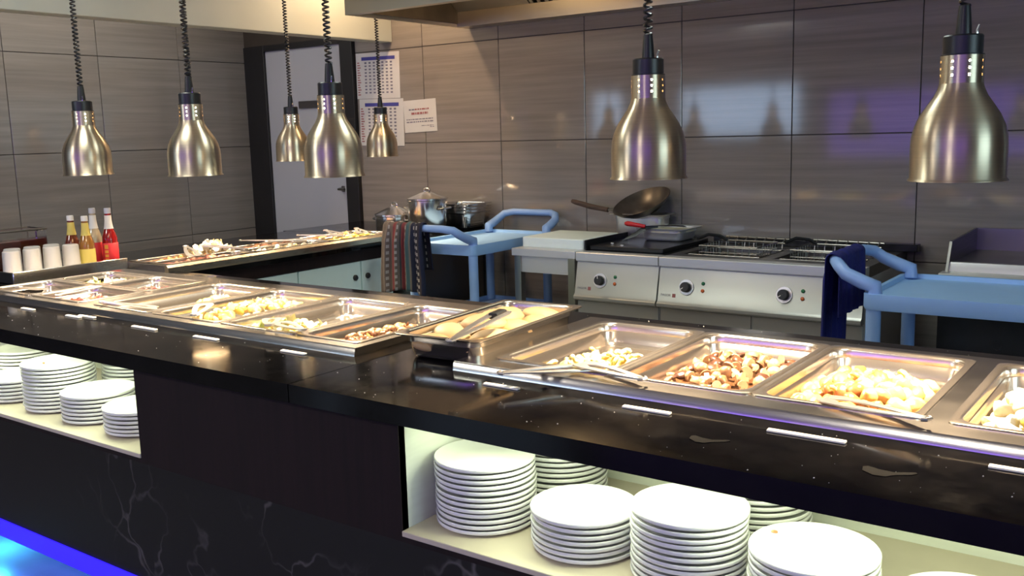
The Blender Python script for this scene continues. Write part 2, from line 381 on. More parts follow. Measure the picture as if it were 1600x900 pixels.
for nm, x0, x1 in (('window_1', -6.98, -5.03), ('window_2', -8.55, -8.05)):
    w = struct(nm, ((x0+x1)/2, -4.85, 1.33))
    fm = MB()
    for a, b in ((x0, x0+.04), (x1-.04, x1)): fm.box(a, b, -4.9, -4.8, 1.33, 2.07)
    fm.box(x0, x1, -4.9, -4.8, 1.33, 1.37); fm.box(x0, x1, -4.9, -4.8, 2.03, 2.07)
    fm.build('window_frame', BLACKP, w); MB().box(x0, x1, -4.853, -4.847, 1.33, 2.07).build('pane', GLASS, w)
w = struct('window_3', (4.1, .6, 1.2))
fm = MB()
for a, b in ((-.6, -.55), (.57, .63), (1.75, 1.8)): fm.box(4.05, 4.15, a, b, 1.2, 2.3)
fm.box(4.05, 4.15, -.6, 1.8, 1.2, 1.25); fm.box(4.05, 4.15, -.6, 1.8, 2.25, 2.3)
fm.build('window_frame', BLACKP, w); MB().box(4.097, 4.103, -.6, 1.8, 1.2, 2.3).build('pane', GLASS, w)

# fascia (dropped bulkhead) over the servery arm
MB().box(-4.48, -4.373, 1.2, WY, 2.065, 2.75).build('trim_1', PAINT, kind='structure', bev=.004)
# door in the back wall, left of the posters
d1 = struct('door_1', (-5.27, WY, 0))
MB().box(-5.604, -4.834, WY-.012, WY+.01, .01, 2.09).build('door_slab', DOORP, d1, bev=.003)
MB().box(-5.84, -5.604, WY-.03, WY+.012, 0, 2.13).build('door_jamb', BLACKP, d1, bev=.003)
MB().box(-4.834, -4.717, WY-.03, WY+.012, 0, 2.13).build('door_jamb', BLACKP, d1, bev=.003)
MB().box(-5.604, -4.834, WY-.03, WY+.012, 2.09, 2.13).build('door_head', BLACKP, d1)
MB().box(-5.82, -4.717, WY-.02, WY+.012, 2.13, 2.75).build('lintel_panel', LINTEL, d1)
h = MB().box(-4.895, -4.865, WY-.018, WY-.012, 1.095, 1.135).build('handle_plate', DARKST, d1, bev=.002)
MB().tube([(-4.88, WY-.016, 1.115), (-4.88, WY-.06, 1.115), (-4.82, WY-.062, 1.115)], .009, 8).build('handle_lever', DARKST, h)
MB().box(-5.27, -4.98, WY-.026, WY-.012, 1.675, 1.725).build('push_sign', DARKST, d1, bev=.003)

# ================================================================== BUFFET COUNTER
CF, CB = 1.49, 2.56            # carcass front, stone back edge
NZ0, NZ1 = .602, .848
counter = thing('buffet_counter', 'long black stone topped buffet counter with lit white plate niches and marble base', 'counter', (-1.9, 2.0, 0))
XR, XLF = .95, -4.66
# stone top: strips around the two hot well cut-outs, jointed at x=-1.73
def slab(x0, x1, holes):
    m = MB()
    m.box(x0, x1, 1.465, 1.80, .855, .90); m.box(x0, x1, 2.36, CB, .855, .90)
    cur = x0
    for a, b in holes: 
        if a > cur: m.box(cur, a, 1.80, 2.36, .855, .90)
        cur = b
    if cur < x1: m.box(cur, x1, 1.80, 2.36, .855, .90)
    return m
slab(XLF, -1.7315, [(-3.82, -1.86)]).build('stone_top', STONE, counter)
slab(-1.7285, XR, [(-1.40, .32)]).build('stone_top', STONE, counter)
LN0, LN1, RN0, RN1 = -4.3, -2.402, -1.407, .8     # niche spans in x
# fronts
f = MB(); f.box(LN1, RN0, CF, CF+.02, .575, .855); f.build('wood_panel', WOOD, counter)
f = MB(); f.box(XLF, LN1, CF, CF+.02, NZ1, .855); f.box(RN0, XR, CF, CF+.02, NZ1, .855); f.box(XLF, LN0, CF, CF+.02, NZ0-.013, NZ1); f.box(RN1, XR, CF, CF+.02, NZ0-.013, NZ1)
f.box(XLF, LN1, CF, CF+.02, .575, NZ0-.013); f.box(RN0, XR, CF, CF+.02, .575, NZ0-.013); f.build('wood_rail', WOOD, counter)
MB().box(XLF, XR, CF+.004, CF+.022, .212, .575).build('marble_panel', MARBLE, counter)
MB().box(XLF, XR, CF-.001, CF+.022, .150, .212).build('blue_light_strip', LEDB, counter)
MB().box(XLF, XR, CF+.022, 2.5, .150, .165).build('base_board', BLACKP, counter)
MB().box(XLF, XR, 1.78, 1.80, 0, .150).build('kick_board', BLACKP, counter)
MB().box(XLF, XR, CB-.04, CB-.02, 0, .855).build('back_panel', STEEL, counter)
MB().box(XLF, XLF+.02, CF, CB-.04, 0, .855).build('end_panel', WOOD, counter)
MB().box(XR-.02, XR, CF, CB-.04, 0, .855).build('end_panel', WOOD, counter)
ND = 2.02
for (a, b) in ((LN0, LN1), (RN0, RN1)):
    MB().box(a, b, CF-.004, ND, NZ0-.013, NZ0).build('niche_shelf', SHELF, counter, bev=.002)
    MB().box(a-.012, a, CF+.001, ND, NZ0-.013, NZ1).build('niche_side', NICHE, counter)
    MB().box(b, b+.012, CF+.001, ND, NZ0-.013, NZ1).build('niche_side', NICHE, counter)
    MB().box(a, b, ND, ND+.015, NZ0-.013, NZ1).build('niche_back', NICHE, counter)
    MB().box(a, b, CF+.001, ND, NZ1, NZ1+.006).build('niche_ceiling', NICHE, counter)
    MB().box(a+.02, b-.02, 1.54, 1.56, NZ1-.008, NZ1).build('light_strip', LEDW, counter)
    area('niche_led', ((a+b)/2, 1.58, NZ1-.012), (0, 0, 0), b-a-.26, .05, 2.8*(b-a), (.90, 1, .66))
bl = area('blue_led', (-2.6, 1.62, .145), (0, 0, 0), 4.0, .03, 14, (.05, .16, 1))
bl = area('blue_led', (-3.55, 1.58, .145), (0, 0, 0), .05, .05, 2.5, (.05, .7, 1))

# ================================================================== HOT WELLS AND PANS
def well_frame(label, x0, x1, y0, y1, dividers, ztop, py0, py1, end_left=True, end_right=True):
    t = thing('hot_well_frame', label, 'food warmer', ((x0+x1)/2, (y0+y1)/2, .90))
    MB().prism([(y0, .90), (y0+.004, ztop-.003), (y0+.007, ztop), (py0+.006, ztop), (py0+.006, .90)], 'x', x0, x1).build('front_rail', STEEL, t)
    MB().prism([(y1, .90), (y1-.003, ztop-.008), (y1-.012, ztop), (py1-.006, ztop), (py1-.006, .90)], 'x', x0, x1).build('back_rail', STEEL, t)
    for a, b in dividers:
        MB().box(a, b, py0+.006, py1-.006, ztop-.03, ztop).build('divider', STEEL, t)
    return t
GZ = .922
wl = well_frame('left brushed steel hot well frame set into the black counter', -3.87, -1.795, 1.748, 2.42,
                [(-3.87, -3.842), (-3.525, -3.503), (-3.182, -3.10), (-2.782, -2.75), (-2.428, -2.408), (-2.088, -2.058), (-1.828, -1.795)], GZ, 1.79, 2.328)
wr = well_frame('right brushed steel hot well frame beside the bread roll tray', -1.475, .36, 1.765, 2.425,
                [(-1.475, -1.398), (-1.085, -1.073), (-.751, -.739), (-.417, -.360), (-.03, .36)], GZ, 1.835, 2.365)
def gn_pan(label, x0, x1, y0, y1, z=GZ+.004, depth=.065, m=PANS, name='food_pan', cat='food pan', group=None, flange=.017, solid=0):
    t = thing(name, label, cat, ((x0+x1)/2, (y0+y1)/2, z-depth), group)
    w = flange; mb = MB()
    L = [rrect(x0, x1, y0, y1, .018, z-.005), rrect(x0-.001, x1+.001, y0-.001, y1+.001, .019, z-.001), rrect(x0+.002, x1-.002, y0+.002, y1-.002, .018, z),
         rrect(x0+w-.006, x1-w+.006, y0+w-.006, y1-w+.006, .040, z), rrect(x0+w-.003, x1-w+.003, y0+w-.003, y1-w+.003, .040, z-.0008), rrect(x0+w-.0005, x1-w+.0005, y0+w-.0005, y1-w+.0005, .040, z-.003), rrect(x0+w+.001, x1-w-.001, y0+w+.001, y1-w-.001, .040, z-.007),
         rrect(x0+w+.002, x1-w-.002, y0+w+.002, y1-w-.002, .039, z-.022), rrect(x0+w+.005, x1-w-.005, y0+w+.005, y1-w-.005, .038, z-.024),
         rrect(x0+w+.009, x1-w-.009, y0+w+.009, y1-w-.009, .036, z-depth+.014), rrect(x0+w+.014, x1-w-.014, y0+w+.014, y1-w-.014, .03, z-depth+.004), rrect(x0+w+.024, x1-w-.024, y0+w+.024, y1-w-.024, .02, z-depth)]
    mb.loops(L, True, False, True)
    mb.build('pan_shell', m, t, solid=solid, ang=50)
    return t
PY0, PY1 = 1.836, 2.366
RP = [(-1.400, -1.0805), (-1.0775, -.7465), (-.7435, -.412), (-.365, -.035)]
LPY0, LPY1 = 1.792, 2.328
LP = dict(p1=(-2.074, -1.826), p2=(-2.416, -2.079), p3=(-2.762, -2.421), p4=(-3.104, -2.768), a=(-3.511, -3.180), b=(-3.846, -3.516))
gn_pan('steel pan of pale yellow pasta, first pan right of the bread tray', *RP[0], PY0, PY1)
gn_pan('steel pan of mushrooms in brown sauce, right hot well', *RP[1], PY0, PY1)
gn_pan('steel pan of golden potato chunks, right hot well', *RP[2], PY0, PY1)
gn_pan('steel pan of creamy white food at the right edge of the picture', *RP[3], PY0, PY1)
gn_pan('steel pan of brown mushroom pieces at the right end of the left well', *LP['p1'], LPY0, LPY1)
gn_pan('steel pan of yellow and green vegetables beside the mushroom pan, left well', *LP['p2'], LPY0, LPY1)
gn_pan('steel pan heaped with bright yellow vegetables, middle of left well', *LP['p3'], LPY0, LPY1)
gn_pan('nearly empty steel pan with yellow scraps at its back, left well', *LP['p4'], LPY0, LPY1)
ym = 2.06
gn_pan('small steel pan of pink diced meat at front of left well', *LP['a'], LPY0, ym-.004)
gn_pan('small steel pan of red onion pieces behind the pink diced meat', *LP['a'], ym+.004, LPY1)
gn_pan('small nearly empty steel pan with dark tongs at far left of well', *LP['b'], LPY0, ym-.004)
gn_pan('small steel pan of pale salad leaves at back left of well', *LP['b'], ym+.004, LPY1)
wl_cross = MB().box(-3.842, -3.182, ym-.006, ym+.006, GZ-.03, GZ).build('divider', STEEL, wl)

# ------------------------------------------------------------------ food pieces
def lumpy(seed, sx, sy_, sz, amp=.25, sub=2):
    off = Vector((seed*3.1, seed*1.7, seed*.9))
    def fn(c):
        d = 1+amp*noise.noise(c*1.3+off)*2
        return (c.x*sx*d, c.y*sy_*d, c.z*sz*d)
    return ico(sub, fn)
def chunk(seed, s):
    # faceted cut chunk
    rnd = random.Random(seed)
    m = lumpy(seed, s, s*rnd.uniform(.65, .95), s*rnd.uniform(.55, .8), .18)
    return m
def arc_piece(r, R, a0, a1, n=9, k=6):
    pts = [(R*math.cos(a0+(a1-a0)*i/n), R*math.sin(a0+(a1-a0)*i/n), .003*math.sin(i)) for i in range(n+1)]
    rr = [r*(.6 if i in (0, n) else 1) for i in range(n+1)]
    return MB().tube(pts, rr, k)
def mushroom():
    m = MB(); m.lathe([(.0005, .016), (.008, .0145), (.0135, .010), (.0155, .003), (.0145, -.001), (.010, -.001), (.0055, .001), (.005, -.010), (.006, -.015), (.0005, -.016)], n=10)
    return m
def mush_slice():
    prof = [(-.015, 0), (-.014, .007), (-.008, .013), (0, .015), (.008, .013), (.014, .007), (.015, 0), (.011, -.003), (.005, -.002), (.0045, -.014), (-.0045, -.014), (-.005, -.002), (-.011, -.003)]
    return MB().prism(prof, 'y', -.0025, .0025)
def leaf():
    m = MB(); L = []
    for i in range(6):
        t = i/5; w = .016*math.sin(PI*(.12+.85*t)); L.append([(w*u, (t-.5)*.05, .008*math.sin(6*t+2*u)+.006*u*u) for u in (-1, -.5, 0, .5, 1)])
    m.loops(L, False); return m
def sausage(): return MB().tube([(-.035, 0, 0), (-.03, .001, 0), (-.015, .004, 0), (0, .006, 0), (.015, .004, 0), (.03, .001, 0), (.035, 0, 0)], [.003, .009, .0105, .011, .0105, .009, .003], 8)
F_POT = food_mat('potato', [(.50, .26, .06), (.66, .40, .11), (.74, .52, .20), (.40, .17, .045)], .35)
F_PASTA = food_mat('pale_pasta', [(.70, .56, .24), (.76, .66, .36), (.60, .55, .18)], .35)
F_MUSH = food_mat('mushroom_flesh', [(.30, .18, .09), (.46, .31, .18), (.22, .11, .05)], .4)
F_DARK = food_mat('dark_mushroom', [(.05, .02, .012), (.10, .045, .025)], .3)
F_MEATB = food_mat('brown_meat', [(.17, .075, .035), (.27, .13, .065), (.10, .04, .02)], .35)
F_MEATP = food_mat('pink_meat', [(.40, .14, .09), (.52, .22, .14), (.34, .10, .07)], .35)
F_ONION = food_mat('red_onion', [(.12, .02, .03), (.22, .05, .05)], .3)
F_YEL = food_mat('yellow_vegetable', [(.72, .50, .10), (.78, .62, .22), (.60, .48, .10)], .35)
F_GREEN = food_mat('green_vegetable', [(.16, .22, .05), (.38, .38, .10)], .4)
F_CREAM = food_mat('creamy_white', [(.76, .70, .52), (.82, .78, .66), (.70, .58, .28)], .4)
F_BROWN = food_mat('caramelised_piece', [(.30, .10, .03), (.42, .17, .06)], .35)
F_LEAF = food_mat('pale_salad', [(.62, .62, .30), (.74, .72, .50), (.46, .54, .16)], .45)
F_ORANGE = food_mat('orange_piece', [(.60, .24, .06), (.72, .36, .12)], .4)
F_SAUCE = mat('brown_sauce_layer', (.10, .045, .02), .18, var=.3, nscale=14, bump=.3, bscale=30)
F_YSAUCE = mat('yellow_sauce_layer', (.45, .28, .06), .25, var=.2, nscale=14, bump=.3, bscale=30)
F_CSAUCE = mat('cream_sauce_layer', (.72, .64, .42), .35, var=.1, nscale=20, bump=.6, bscale=40)
F_BUN = food_mat('bread_crust', [(.46, .29, .13), (.56, .40, .21), (.50, .33, .15)], .55, .15, 40)
PROTO = {}
def proto(key, fn):
    if key not in PROTO: PROTO[key] = fn()
    return PROTO[key]
PF = 0
def scatter(kinds, region, z0, n, heap, seed, jit=.004):
    """kinds: (weight, name, list of MB builders, material, label, category, group, tilt); region: (cx, cy, ax, ay, power)"""
    rnd = random.Random(seed); cx, cy_, ax, ay, pw = region; placed = []
    tot = sum(k[0] for k in kinds)
    for i in range(n):
        w = rnd.uniform(0, tot); acc = 0
        for k in kinds:
            acc += k[0]
            if w <= acc: break
        best = None
        for tr in range(10):
            a = rnd.uniform(0, 2*PI); r = math.sqrt(rnd.uniform(0, 1))
            ca, sa = math.cos(a), math.sin(a)
            if pw: # squarish
                q = max(abs(ca), abs(sa)); ca, sa = ca/(q*.8+.2), sa/(q*.8+.2)
            x, y = cx+ax*r*ca, cy_+ay*r*sa
            d = min([(x-p[0])**2+(y-p[1])**2 for p in placed] or [9])
            if best is None or d > best[0]: best = (d, x, y, r)
        _, x, y, r = best; placed.append((x, y))
        _, name, builders, m, label, cat, group, tilt = k
        bi = rnd.randrange(len(builders)); key = (name, m.name, bi)
        if key not in PROTO:
            o = builders[bi]().build(name, m, ang=60); PROTO[key] = o
        else:
            o = PROTO[key].copy(); COL.objects.link(o)
        zx = 'left' if (x-cx)/ax < -.33 else ('right' if (x-cx)/ax > .33 else 'centre'); zy = 'front' if (y-cy_)/ay < -.33 else ('back' if (y-cy_)/ay > .33 else 'middle')
        tag(o, label+(', '+zy+' '+zx if len(label.split()) <= 14 else ''), cat, group)
        o.location = (x, y, z0+heap*(1-r*r)*rnd.uniform(.75, 1)+rnd.uniform(0, jit))
        o.rotation_euler = (rnd.gauss(0, tilt), rnd.gauss(0, tilt), rnd.uniform(0, 6.28))
        s = rnd.uniform(.8, 1.2); o.scale = (s, s, s*rnd.uniform(.9, 1.1))
def sauce(label, x0, x1, y0, y1, z, m, seed, hgt=.006, name='sauce', cat='sauce'):
    n = 14; rnd = random.Random(seed); vs = []; mb = MB(); L = []
    for j in range(n+1):
        row = []
        for i in range(n+1):
            u, v = i/n*2-1, j/n*2-1
            # rounded outline
            x = (x0+x1)/2+(x1-x0)/2*u*math.sqrt(1-v*v*.18); y = (y0+y1)/2+(y1-y0)/2*v*math.sqrt(1-u*u*.18)
            row.append((x, y, z+hgt*noise.noise(Vector((x*22, y*22, seed)))+hgt*.6*(1-max(abs(u), abs(v))**4)))
        L.append(row)
    mb.loops(L, False)
    ring = [L[0][i] for i in range(n)]+[L[j][n] for j in range(n)]+[L[n][n-i] for i in range(n)]+[L[n-j][0] for j in range(n)]
    lo = [(p[0], p[1], z-.008) for p in ring]
    mb.loops([ring, lo], True)
    o = mb.build(name, m, kind='stuff'); tag(o, label, cat); return o
def lumps(s, seeds): return [(lambda q=q: chunk(q, s)) for q in seeds]
FZ = GZ-.058
# right well
sauce('thin oily yellow layer under the pasta pieces in the right well', -1.355, -1.125, 1.88, 2.20, FZ+.002, F_YSAUCE, 1, .002)
scatter([(5, 'pasta_piece', [lambda: arc_piece(.006, .022, 0, 2.2), lambda: arc_piece(.006, .028, 0, 1.4), lambda: arc_piece(.005, .015, 0, 4)], F_PASTA, 'short curved pale yellow pasta piece in the pan right of the bread tray', 'pasta', 'pasta pieces in the first right pan', .5),
         (2, 'pasta_lump', lumps(.016, (1, 2)), F_PASTA, 'soft pale yellow lump among the pasta pieces in first right pan', 'pasta', 'pasta lumps in the first right pan', .6)], (-1.215, 2.02, .105, .14, 1), FZ+.012, 75, .024, 11)
sauce('brown gravy around the mushrooms in the right well', -1.040, -.785, 1.866, 2.336, FZ+.010, F_SAUCE, 2, .004)
scatter([(4, 'mushroom', [mushroom], F_MUSH, 'whole cooked mushroom in brown sauce in the right well', 'mushroom', 'whole mushrooms in the right well', 1.2),
         (4, 'mushroom_slice', [mush_slice], F_MUSH, 'cut slice of mushroom in brown sauce in the right well', 'mushroom', 'mushroom slices in the right well', .9),
         (2, 'mushroom_piece', lumps(.015, (5, 6)), F_MUSH, 'lumpy mushroom piece in brown sauce in the right well', 'mushroom', 'mushroom pieces in the right well', .7),
         (2.2, 'dark_mushroom_cap', [lambda: lumpy(8, .022, .018, .009, .1)], F_DARK, 'dark brown mushroom cap lying among paler mushrooms', 'mushroom', 'dark caps in the right well', .4)], (-.905, 2.10, .115, .20, 1), FZ+.018, 80, .026, 12)
scatter([(6, 'potato_chunk', lumps(.024, (11, 12, 13)), F_POT, 'golden roast potato chunk in the right well', 'potato', 'potato chunks in the right well', .8),
         (1.8, 'brown_crisp_piece', lumps(.019, (15, 16)), F_BROWN, 'dark caramelised piece between the golden potato chunks', 'potato', 'brown pieces among the potatoes', .8),
         (1, 'potato_skin_curl', [lambda: arc_piece(.005, .022, 0, 3.2)], F_YEL, 'thin curled yellow strip on the potato chunks', 'onion', 'curled strips among the potatoes', .8)], (-.572, 2.07, .115, .17, 1), FZ+.018, 95, .034, 13)
sauce('creamy layer covering the pan at the right edge of picture', -.33, -.075, 1.868, 2.336, FZ+.022, F_CSAUCE, 4, .010)
scatter([(4, 'creamy_lump', lumps(.022, (21, 22)), F_CREAM, 'creamy white lump in the pan at the right edge', 'food', 'creamy lumps in the last right pan', .8),
         (1, 'yellow_lump', lumps(.019, (23,)), F_YEL, 'yellow lump in the creamy pan at the right edge', 'food', 'yellow lumps in the last right pan', .8)], (-.205, 2.03, .11, .16, 1), FZ+.026, 50, .034, 14)
# left well
scatter([(5, 'meat_piece', lumps(.015, (31, 32, 33)), F_MEATB, 'brown meat and mushroom piece at right end of the left well', 'meat', 'brown pieces in the left well end pan', .8),
         (2, 'mushroom_half', [mushroom], F_MUSH, 'pale mushroom among brown pieces at right end of left well', 'mushroom', 'mushrooms in the left well end pan', 1.2),
         (.5, 'orange_crisp', [leaf], F_ORANGE, 'thin orange crisp on the brown pieces in the left well', 'food', 'orange crisps in the end pan', .6)], (-1.945, 2.01, .075, .17, 1), FZ+.012, 85, .026, 15)
scatter([(4, 'vegetable_leaf', [leaf], F_LEAF, 'pale yellow green leaf in the pan beside the brown mushroom pieces', 'vegetable', 'leaves in the yellow and green pan', .6),
         (3, 'vegetable_piece', lumps(.017, (41, 42)), F_YEL, 'yellow vegetable piece in the pan beside the brown mushroom pieces', 'vegetable', 'yellow pieces in the yellow and green pan', .8),
         (1, 'green_piece', lumps(.013, (43,)), F_GREEN, 'small green vegetable piece in the yellow and green pan', 'vegetable', 'green pieces in the yellow and green pan', .8)], (-2.27, 1.94, .11, .10, 1), FZ+.014, 48, .034, 16)
scatter([(5, 'yellow_cube', lumps(.019, (51, 52)), F_YEL, 'bright yellow vegetable lump in the heaped middle pan of left well', 'vegetable', 'yellow lumps in the heaped pan', .8),
         (2, 'yellow_leaf', [leaf], F_CREAM, 'pale crinkled leaf in the heaped middle pan of left well', 'vegetable', 'pale leaves in the heaped pan', .7),
         (1, 'orange_lump', lumps(.017, (53,)), F_ORANGE, 'orange lump in the heaped middle pan of left well', 'vegetable', 'orange lumps in the heaped pan', .7)], (-2.60, 2.07, .11, .20, 1), FZ+.018, 85, .036, 17)
scatter([(4, 'yellow_scrap', lumps(.015, (55, 56)), F_YEL, 'yellow scrap left at the back of the nearly empty pan', 'vegetable', 'scraps in the nearly empty pan', .8)], (-2.93, 2.20, .09, .07, 1), FZ+.012, 26, .016, 18)
scatter([(6, 'diced_meat', lumps(.014, (61, 62)), F_MEATP, 'pink diced meat piece in the small front pan of left well', 'meat', 'diced meat in the small front pan', .9),
         (1, 'dark_slice', [lambda: lumpy(63, .022, .016, .006, .1)], F_ONION, 'dark red slice among the pink diced meat', 'meat', 'dark slices among the diced meat', .5)], (-3.335, 1.925, .105, .085, 1), FZ+.014, 46, .026, 19)
scatter([(3, 'onion_ring', [lambda: arc_piece(.004, .017, 0, 5)], F_ONION, 'dark red onion ring in the small pan behind diced meat', 'onion', 'onion rings in the small back pan', .6),
         (2, 'brown_cube', lumps(.013, (64,)), F_MUSH, 'pale brown cube beside the red onions in small back pan', 'food', 'cubes beside the red onions', .7)], (-3.34, 2.19, .11, .09, 1), FZ+.012, 26, .014, 20)
scatter([(4, 'salad_leaf', [leaf], F_LEAF, 'pale salad leaf in the small back left pan', 'salad', 'salad leaves in the back left pan', .7),
         (1, 'cream_lump', lumps(.015, (65,)), F_CREAM, 'white lump among the salad leaves in back left pan', 'salad', 'white lumps among the salad leaves', .7)], (-3.68, 2.20, .10, .09, 1), FZ+.014, 34, .022, 21)
scatter([(4, 'cold_scrap', lumps(.012, (66,)), F_ORANGE, 'small orange scrap in the nearly empty far left pan', 'food', 'scraps in the far left pan', .7)], (-3.66, 1.90, .09, .05, 1), FZ+.010, 9, .006, 22)

# ------------------------------------------------------------------ tongs
def tongs(label, p_hinge, p_tip, spread=.045, m=TONGM, grip=None, w=.020, roll=0):
    a = Vector(p_hinge); b = Vector(p_tip); t = (b-a).normalized(); L = (b-a).length
    side = t.cross(Vector((0, 0, 1))).normalized(); side = (side*math.cos(roll)+t.cross(side)*math.sin(roll)); up = side.cross(t)
    o = thing('serving_tongs', label, 'tongs', tuple(a))
    for s in (-1, 1):
        pts = []; ws = []
        for k in range(11):
            q = k/10; off = spread*(.10+.9*math.sin(min(1, q*1.25)*PI/2))*(1 if q < .8 else 1-(q-.8)*2.2)
            pts.append(a+t*L*q+side*s*off*.5); ws.append(w*(.75+.25*q) if q < .82 else w*(1.25+.3*math.sin((q-.82)/.18*PI)))
        MB().bar(pts, ws, .0035, up).build('tong_arm', m, o)
    hp = MB().tube([a-side*.012-t*.004, a-side*.006-t*.012, a+side*.006-t*.012, a+side*.012-t*.004], .004, 6).build('hinge', m, o)
    if grip:
        MB().bar([a+t*L*.80-side*.004, a+t*L*.97], .026, .016, up).build('tong_tip', grip, o)
    return o
ZR = GZ+.012
tongs('steel serving tongs with handle on the front rail at left corner of the pasta pan', (-1.262, 1.688, ZR+.004), (-1.12, 1.865, ZR-.002), .05)
tongs('steel serving tongs lying along the rail below the pasta and mushroom pans', (-.972, 1.790, ZR+.006), (-1.155, 1.842, ZR+.006), .04)
tongs('steel tongs with dark hinge on the front rim of the potato pan', (-.395, 1.785, ZR+.008), (-.60, 1.875, ZR-.006), .045)
tongs('dark handled steel tongs on front rail between the two right pans of left well', (-2.045, 1.795, ZR+.006), (-2.23, 1.87, ZR-.004), .04)
tongs('steel tongs lying in the front of the yellow and green vegetable pan', (-2.20, 1.81, ZR+.002), (-2.33, 1.93, ZR-.012), .04)
tongs('steel tongs resting on the heaped yellow vegetable pan', (-2.535, 1.80, ZR+.004), (-2.66, 1.93, ZR+.006), .04)
tongs('steel tongs in the front corner of the nearly empty pan, left well', (-3.04, 1.80, ZR+.002), (-2.93, 1.93, ZR-.03), .045)
tongs('steel tongs on the small pan of pink diced meat', (-3.32, 1.80, ZR+.006), (-3.40, 1.99, ZR+.004), .045)
tongs('steel tongs standing in the far left pan of the left well', (-3.62, 1.81, ZR+.01), (-3.74, 1.96, ZR-.03), .05)
tongs('small steel tongs in the red onion pan', (-3.22, 2.09, ZR+.002), (-3.36, 2.17, ZR-.026), .04)

# ------------------------------------------------------------------ bread tray
bt = gn_pan('deep steel tray of bread rolls standing on the stone between the wells', -.135, .135, -.273, .273, z=.068, depth=.066, name='bread_tray', cat='tray', solid=.0012)
bt.location = (-1.575, 2.068, .902); bt.rotation_euler = (0, 0, .07)
for ch in bt.children: ch.data.transform(Matrix.Translation((0, 0, 0)))
# shell mesh was authored around its own centre
for ch in bt.children: ch.location = (0, 0, .0)
def bun():
    def fn(c):
        z = c.z*.030 if c.z > 0 else c.z*.016
        k = 1+.06*noise.noise(c*1.5); crease = 1-.10*math.exp(-(c.y*6)**2)*max(0, c.z)
        return (c.x*.062*k, c.y*.050*k, z*crease)
    return ico(3, fn)
rows = [(-.055, -.205, .028, 'front left corner'), (.060, -.195, .026, 'front right corner'), (-.062, -.105, .034, 'left side, second from the front'), (.055, -.095, .030, 'second on the right side, under tongs'),
        (-.058, .000, .036, 'left side, third from the front'), (.055, .015, .034, 'right side, middle'), (-.050, .105, .040, 'left side, fourth from the front'), (.060, .115, .030, 'right side, fourth from the front'),
        (.035, .210, .034, 'back right corner'), (-.002, -.045, .056, 'on top of the pile beside the tongs'), (.0, .065, .058, 'highest of the pile, behind the tongs')]
b0 = None
for i, (x, y, z, where) in enumerate(rows):
    if b0 is None: o = b0 = bun().build('bread_roll', F_BUN, ang=80)
    else: o = b0.copy(); COL.objects.link(o)
    q = Matrix.Rotation(.07, 4, 'Z') @ Vector((x, y, z))
    o.location = (-1.575+q.x, 2.068+q.y, .902+q.z); rr = random.Random(i)
    o.rotation_euler = (rr.uniform(-.25, .25), rr.uniform(-.2, .2), rr.uniform(0, 3)); s = rr.uniform(.92, 1.08); o.scale = (s, s, s)
    tag(o, 'round golden bread roll in the steel tray, '+where, 'bread', 'bread rolls in the tray')
tongs('steel tongs with dark tips lying over the bread rolls', (-1.432, 1.715, .990), (-1.478, 1.985, 1.010), .034, TONGM, BLACKPL, .020)

# ------------------------------------------------------------------ label strips, grey marks, crumbs on the stone
strips = [(-1.326, -1.228, 'below the pasta pan'), (-.962, -.853, 'below the mushroom pan'), (-.651, -.504, 'below the potato pan, longest of them'), (-.27, -.13, 'at the right edge of the picture'),
          (-2.717, -2.592, 'below the heaped yellow pan'), (-2.405, -2.293, 'below the yellow and green vegetable pan'), (-2.02, -1.925, 'below the right end of the left well'), (-3.391, -3.308, 'leftmost, below the diced meat pan'),
          (-3.10, -3.015, 'front one of an overlapping pair')]
for a, b, where in strips:
    o = MB().prism([(1.690, .9005), (1.703, .9005), (1.703, .905), (1.692, .904)], 'x', a, b).build('label_holder', STRIPL, bev=.0008, seg=1)
    tag(o, 'thin white label strip on the black stone '+where, 'label holder', 'label strips along the counter')
o = MB().prism([(1.712, .9005), (1.724, .9005), (1.724, .905), (1.714, .904)], 'x', -3.06, -2.965).build('label_holder', STRIPL, bev=.0008, seg=1)
tag(o, 'thin white label strip, back one of the overlapping pair', 'label holder', 'label strips along the counter')
for x, y, s, lab in ((-.725, 1.582, 1, 'left grey paddle shaped mark on the black stone'), (-.405, 1.578, 1.15, 'right grey paddle shaped mark on the black stone near the picture edge')):
    pts = [(-.034, .012), (-.030, -.004), (-.012, -.016), (.004, -.014), (.014, -.002), (.034, .012), (.040, .021), (.036, .024), (.010, .010), (-.012, .012), (-.028, .018)]
    o = MB().prism([(x+px*s, y+py*s) for px, py in pts], 'z', .9002, .9010).build('grey_mark', GREY_MARK); tag(o, lab, 'mark')  # flat grey marks lying just above the stone
rnd = random.Random(3); cm = MB()
for i in range(150):
    x = rnd.uniform(-3.4, 0); y = rnd.uniform(1.475, 1.74)
    if i < 22: y = rnd.uniform(2.47, 2.55); x = rnd.uniform(-1.6, 0)
    r = rnd.choice((.0005, .0006, .0008, .0008, .0013)); cm.add([(x-r, y-r, .9002), (x+r, y-r*.6, .9002), (x+r*.8, y+r, .9002), (x-r*.7, y+r*.8, .9002), (x, y, .9002+r*1.2)], [(0, 1, 4), (1, 2, 4), (2, 3, 4), (3, 0, 4)])
o = cm.build('crumbs', CRUMB, kind='stuff'); tag(o, 'scattered white crumbs on the black stone top', 'crumbs')

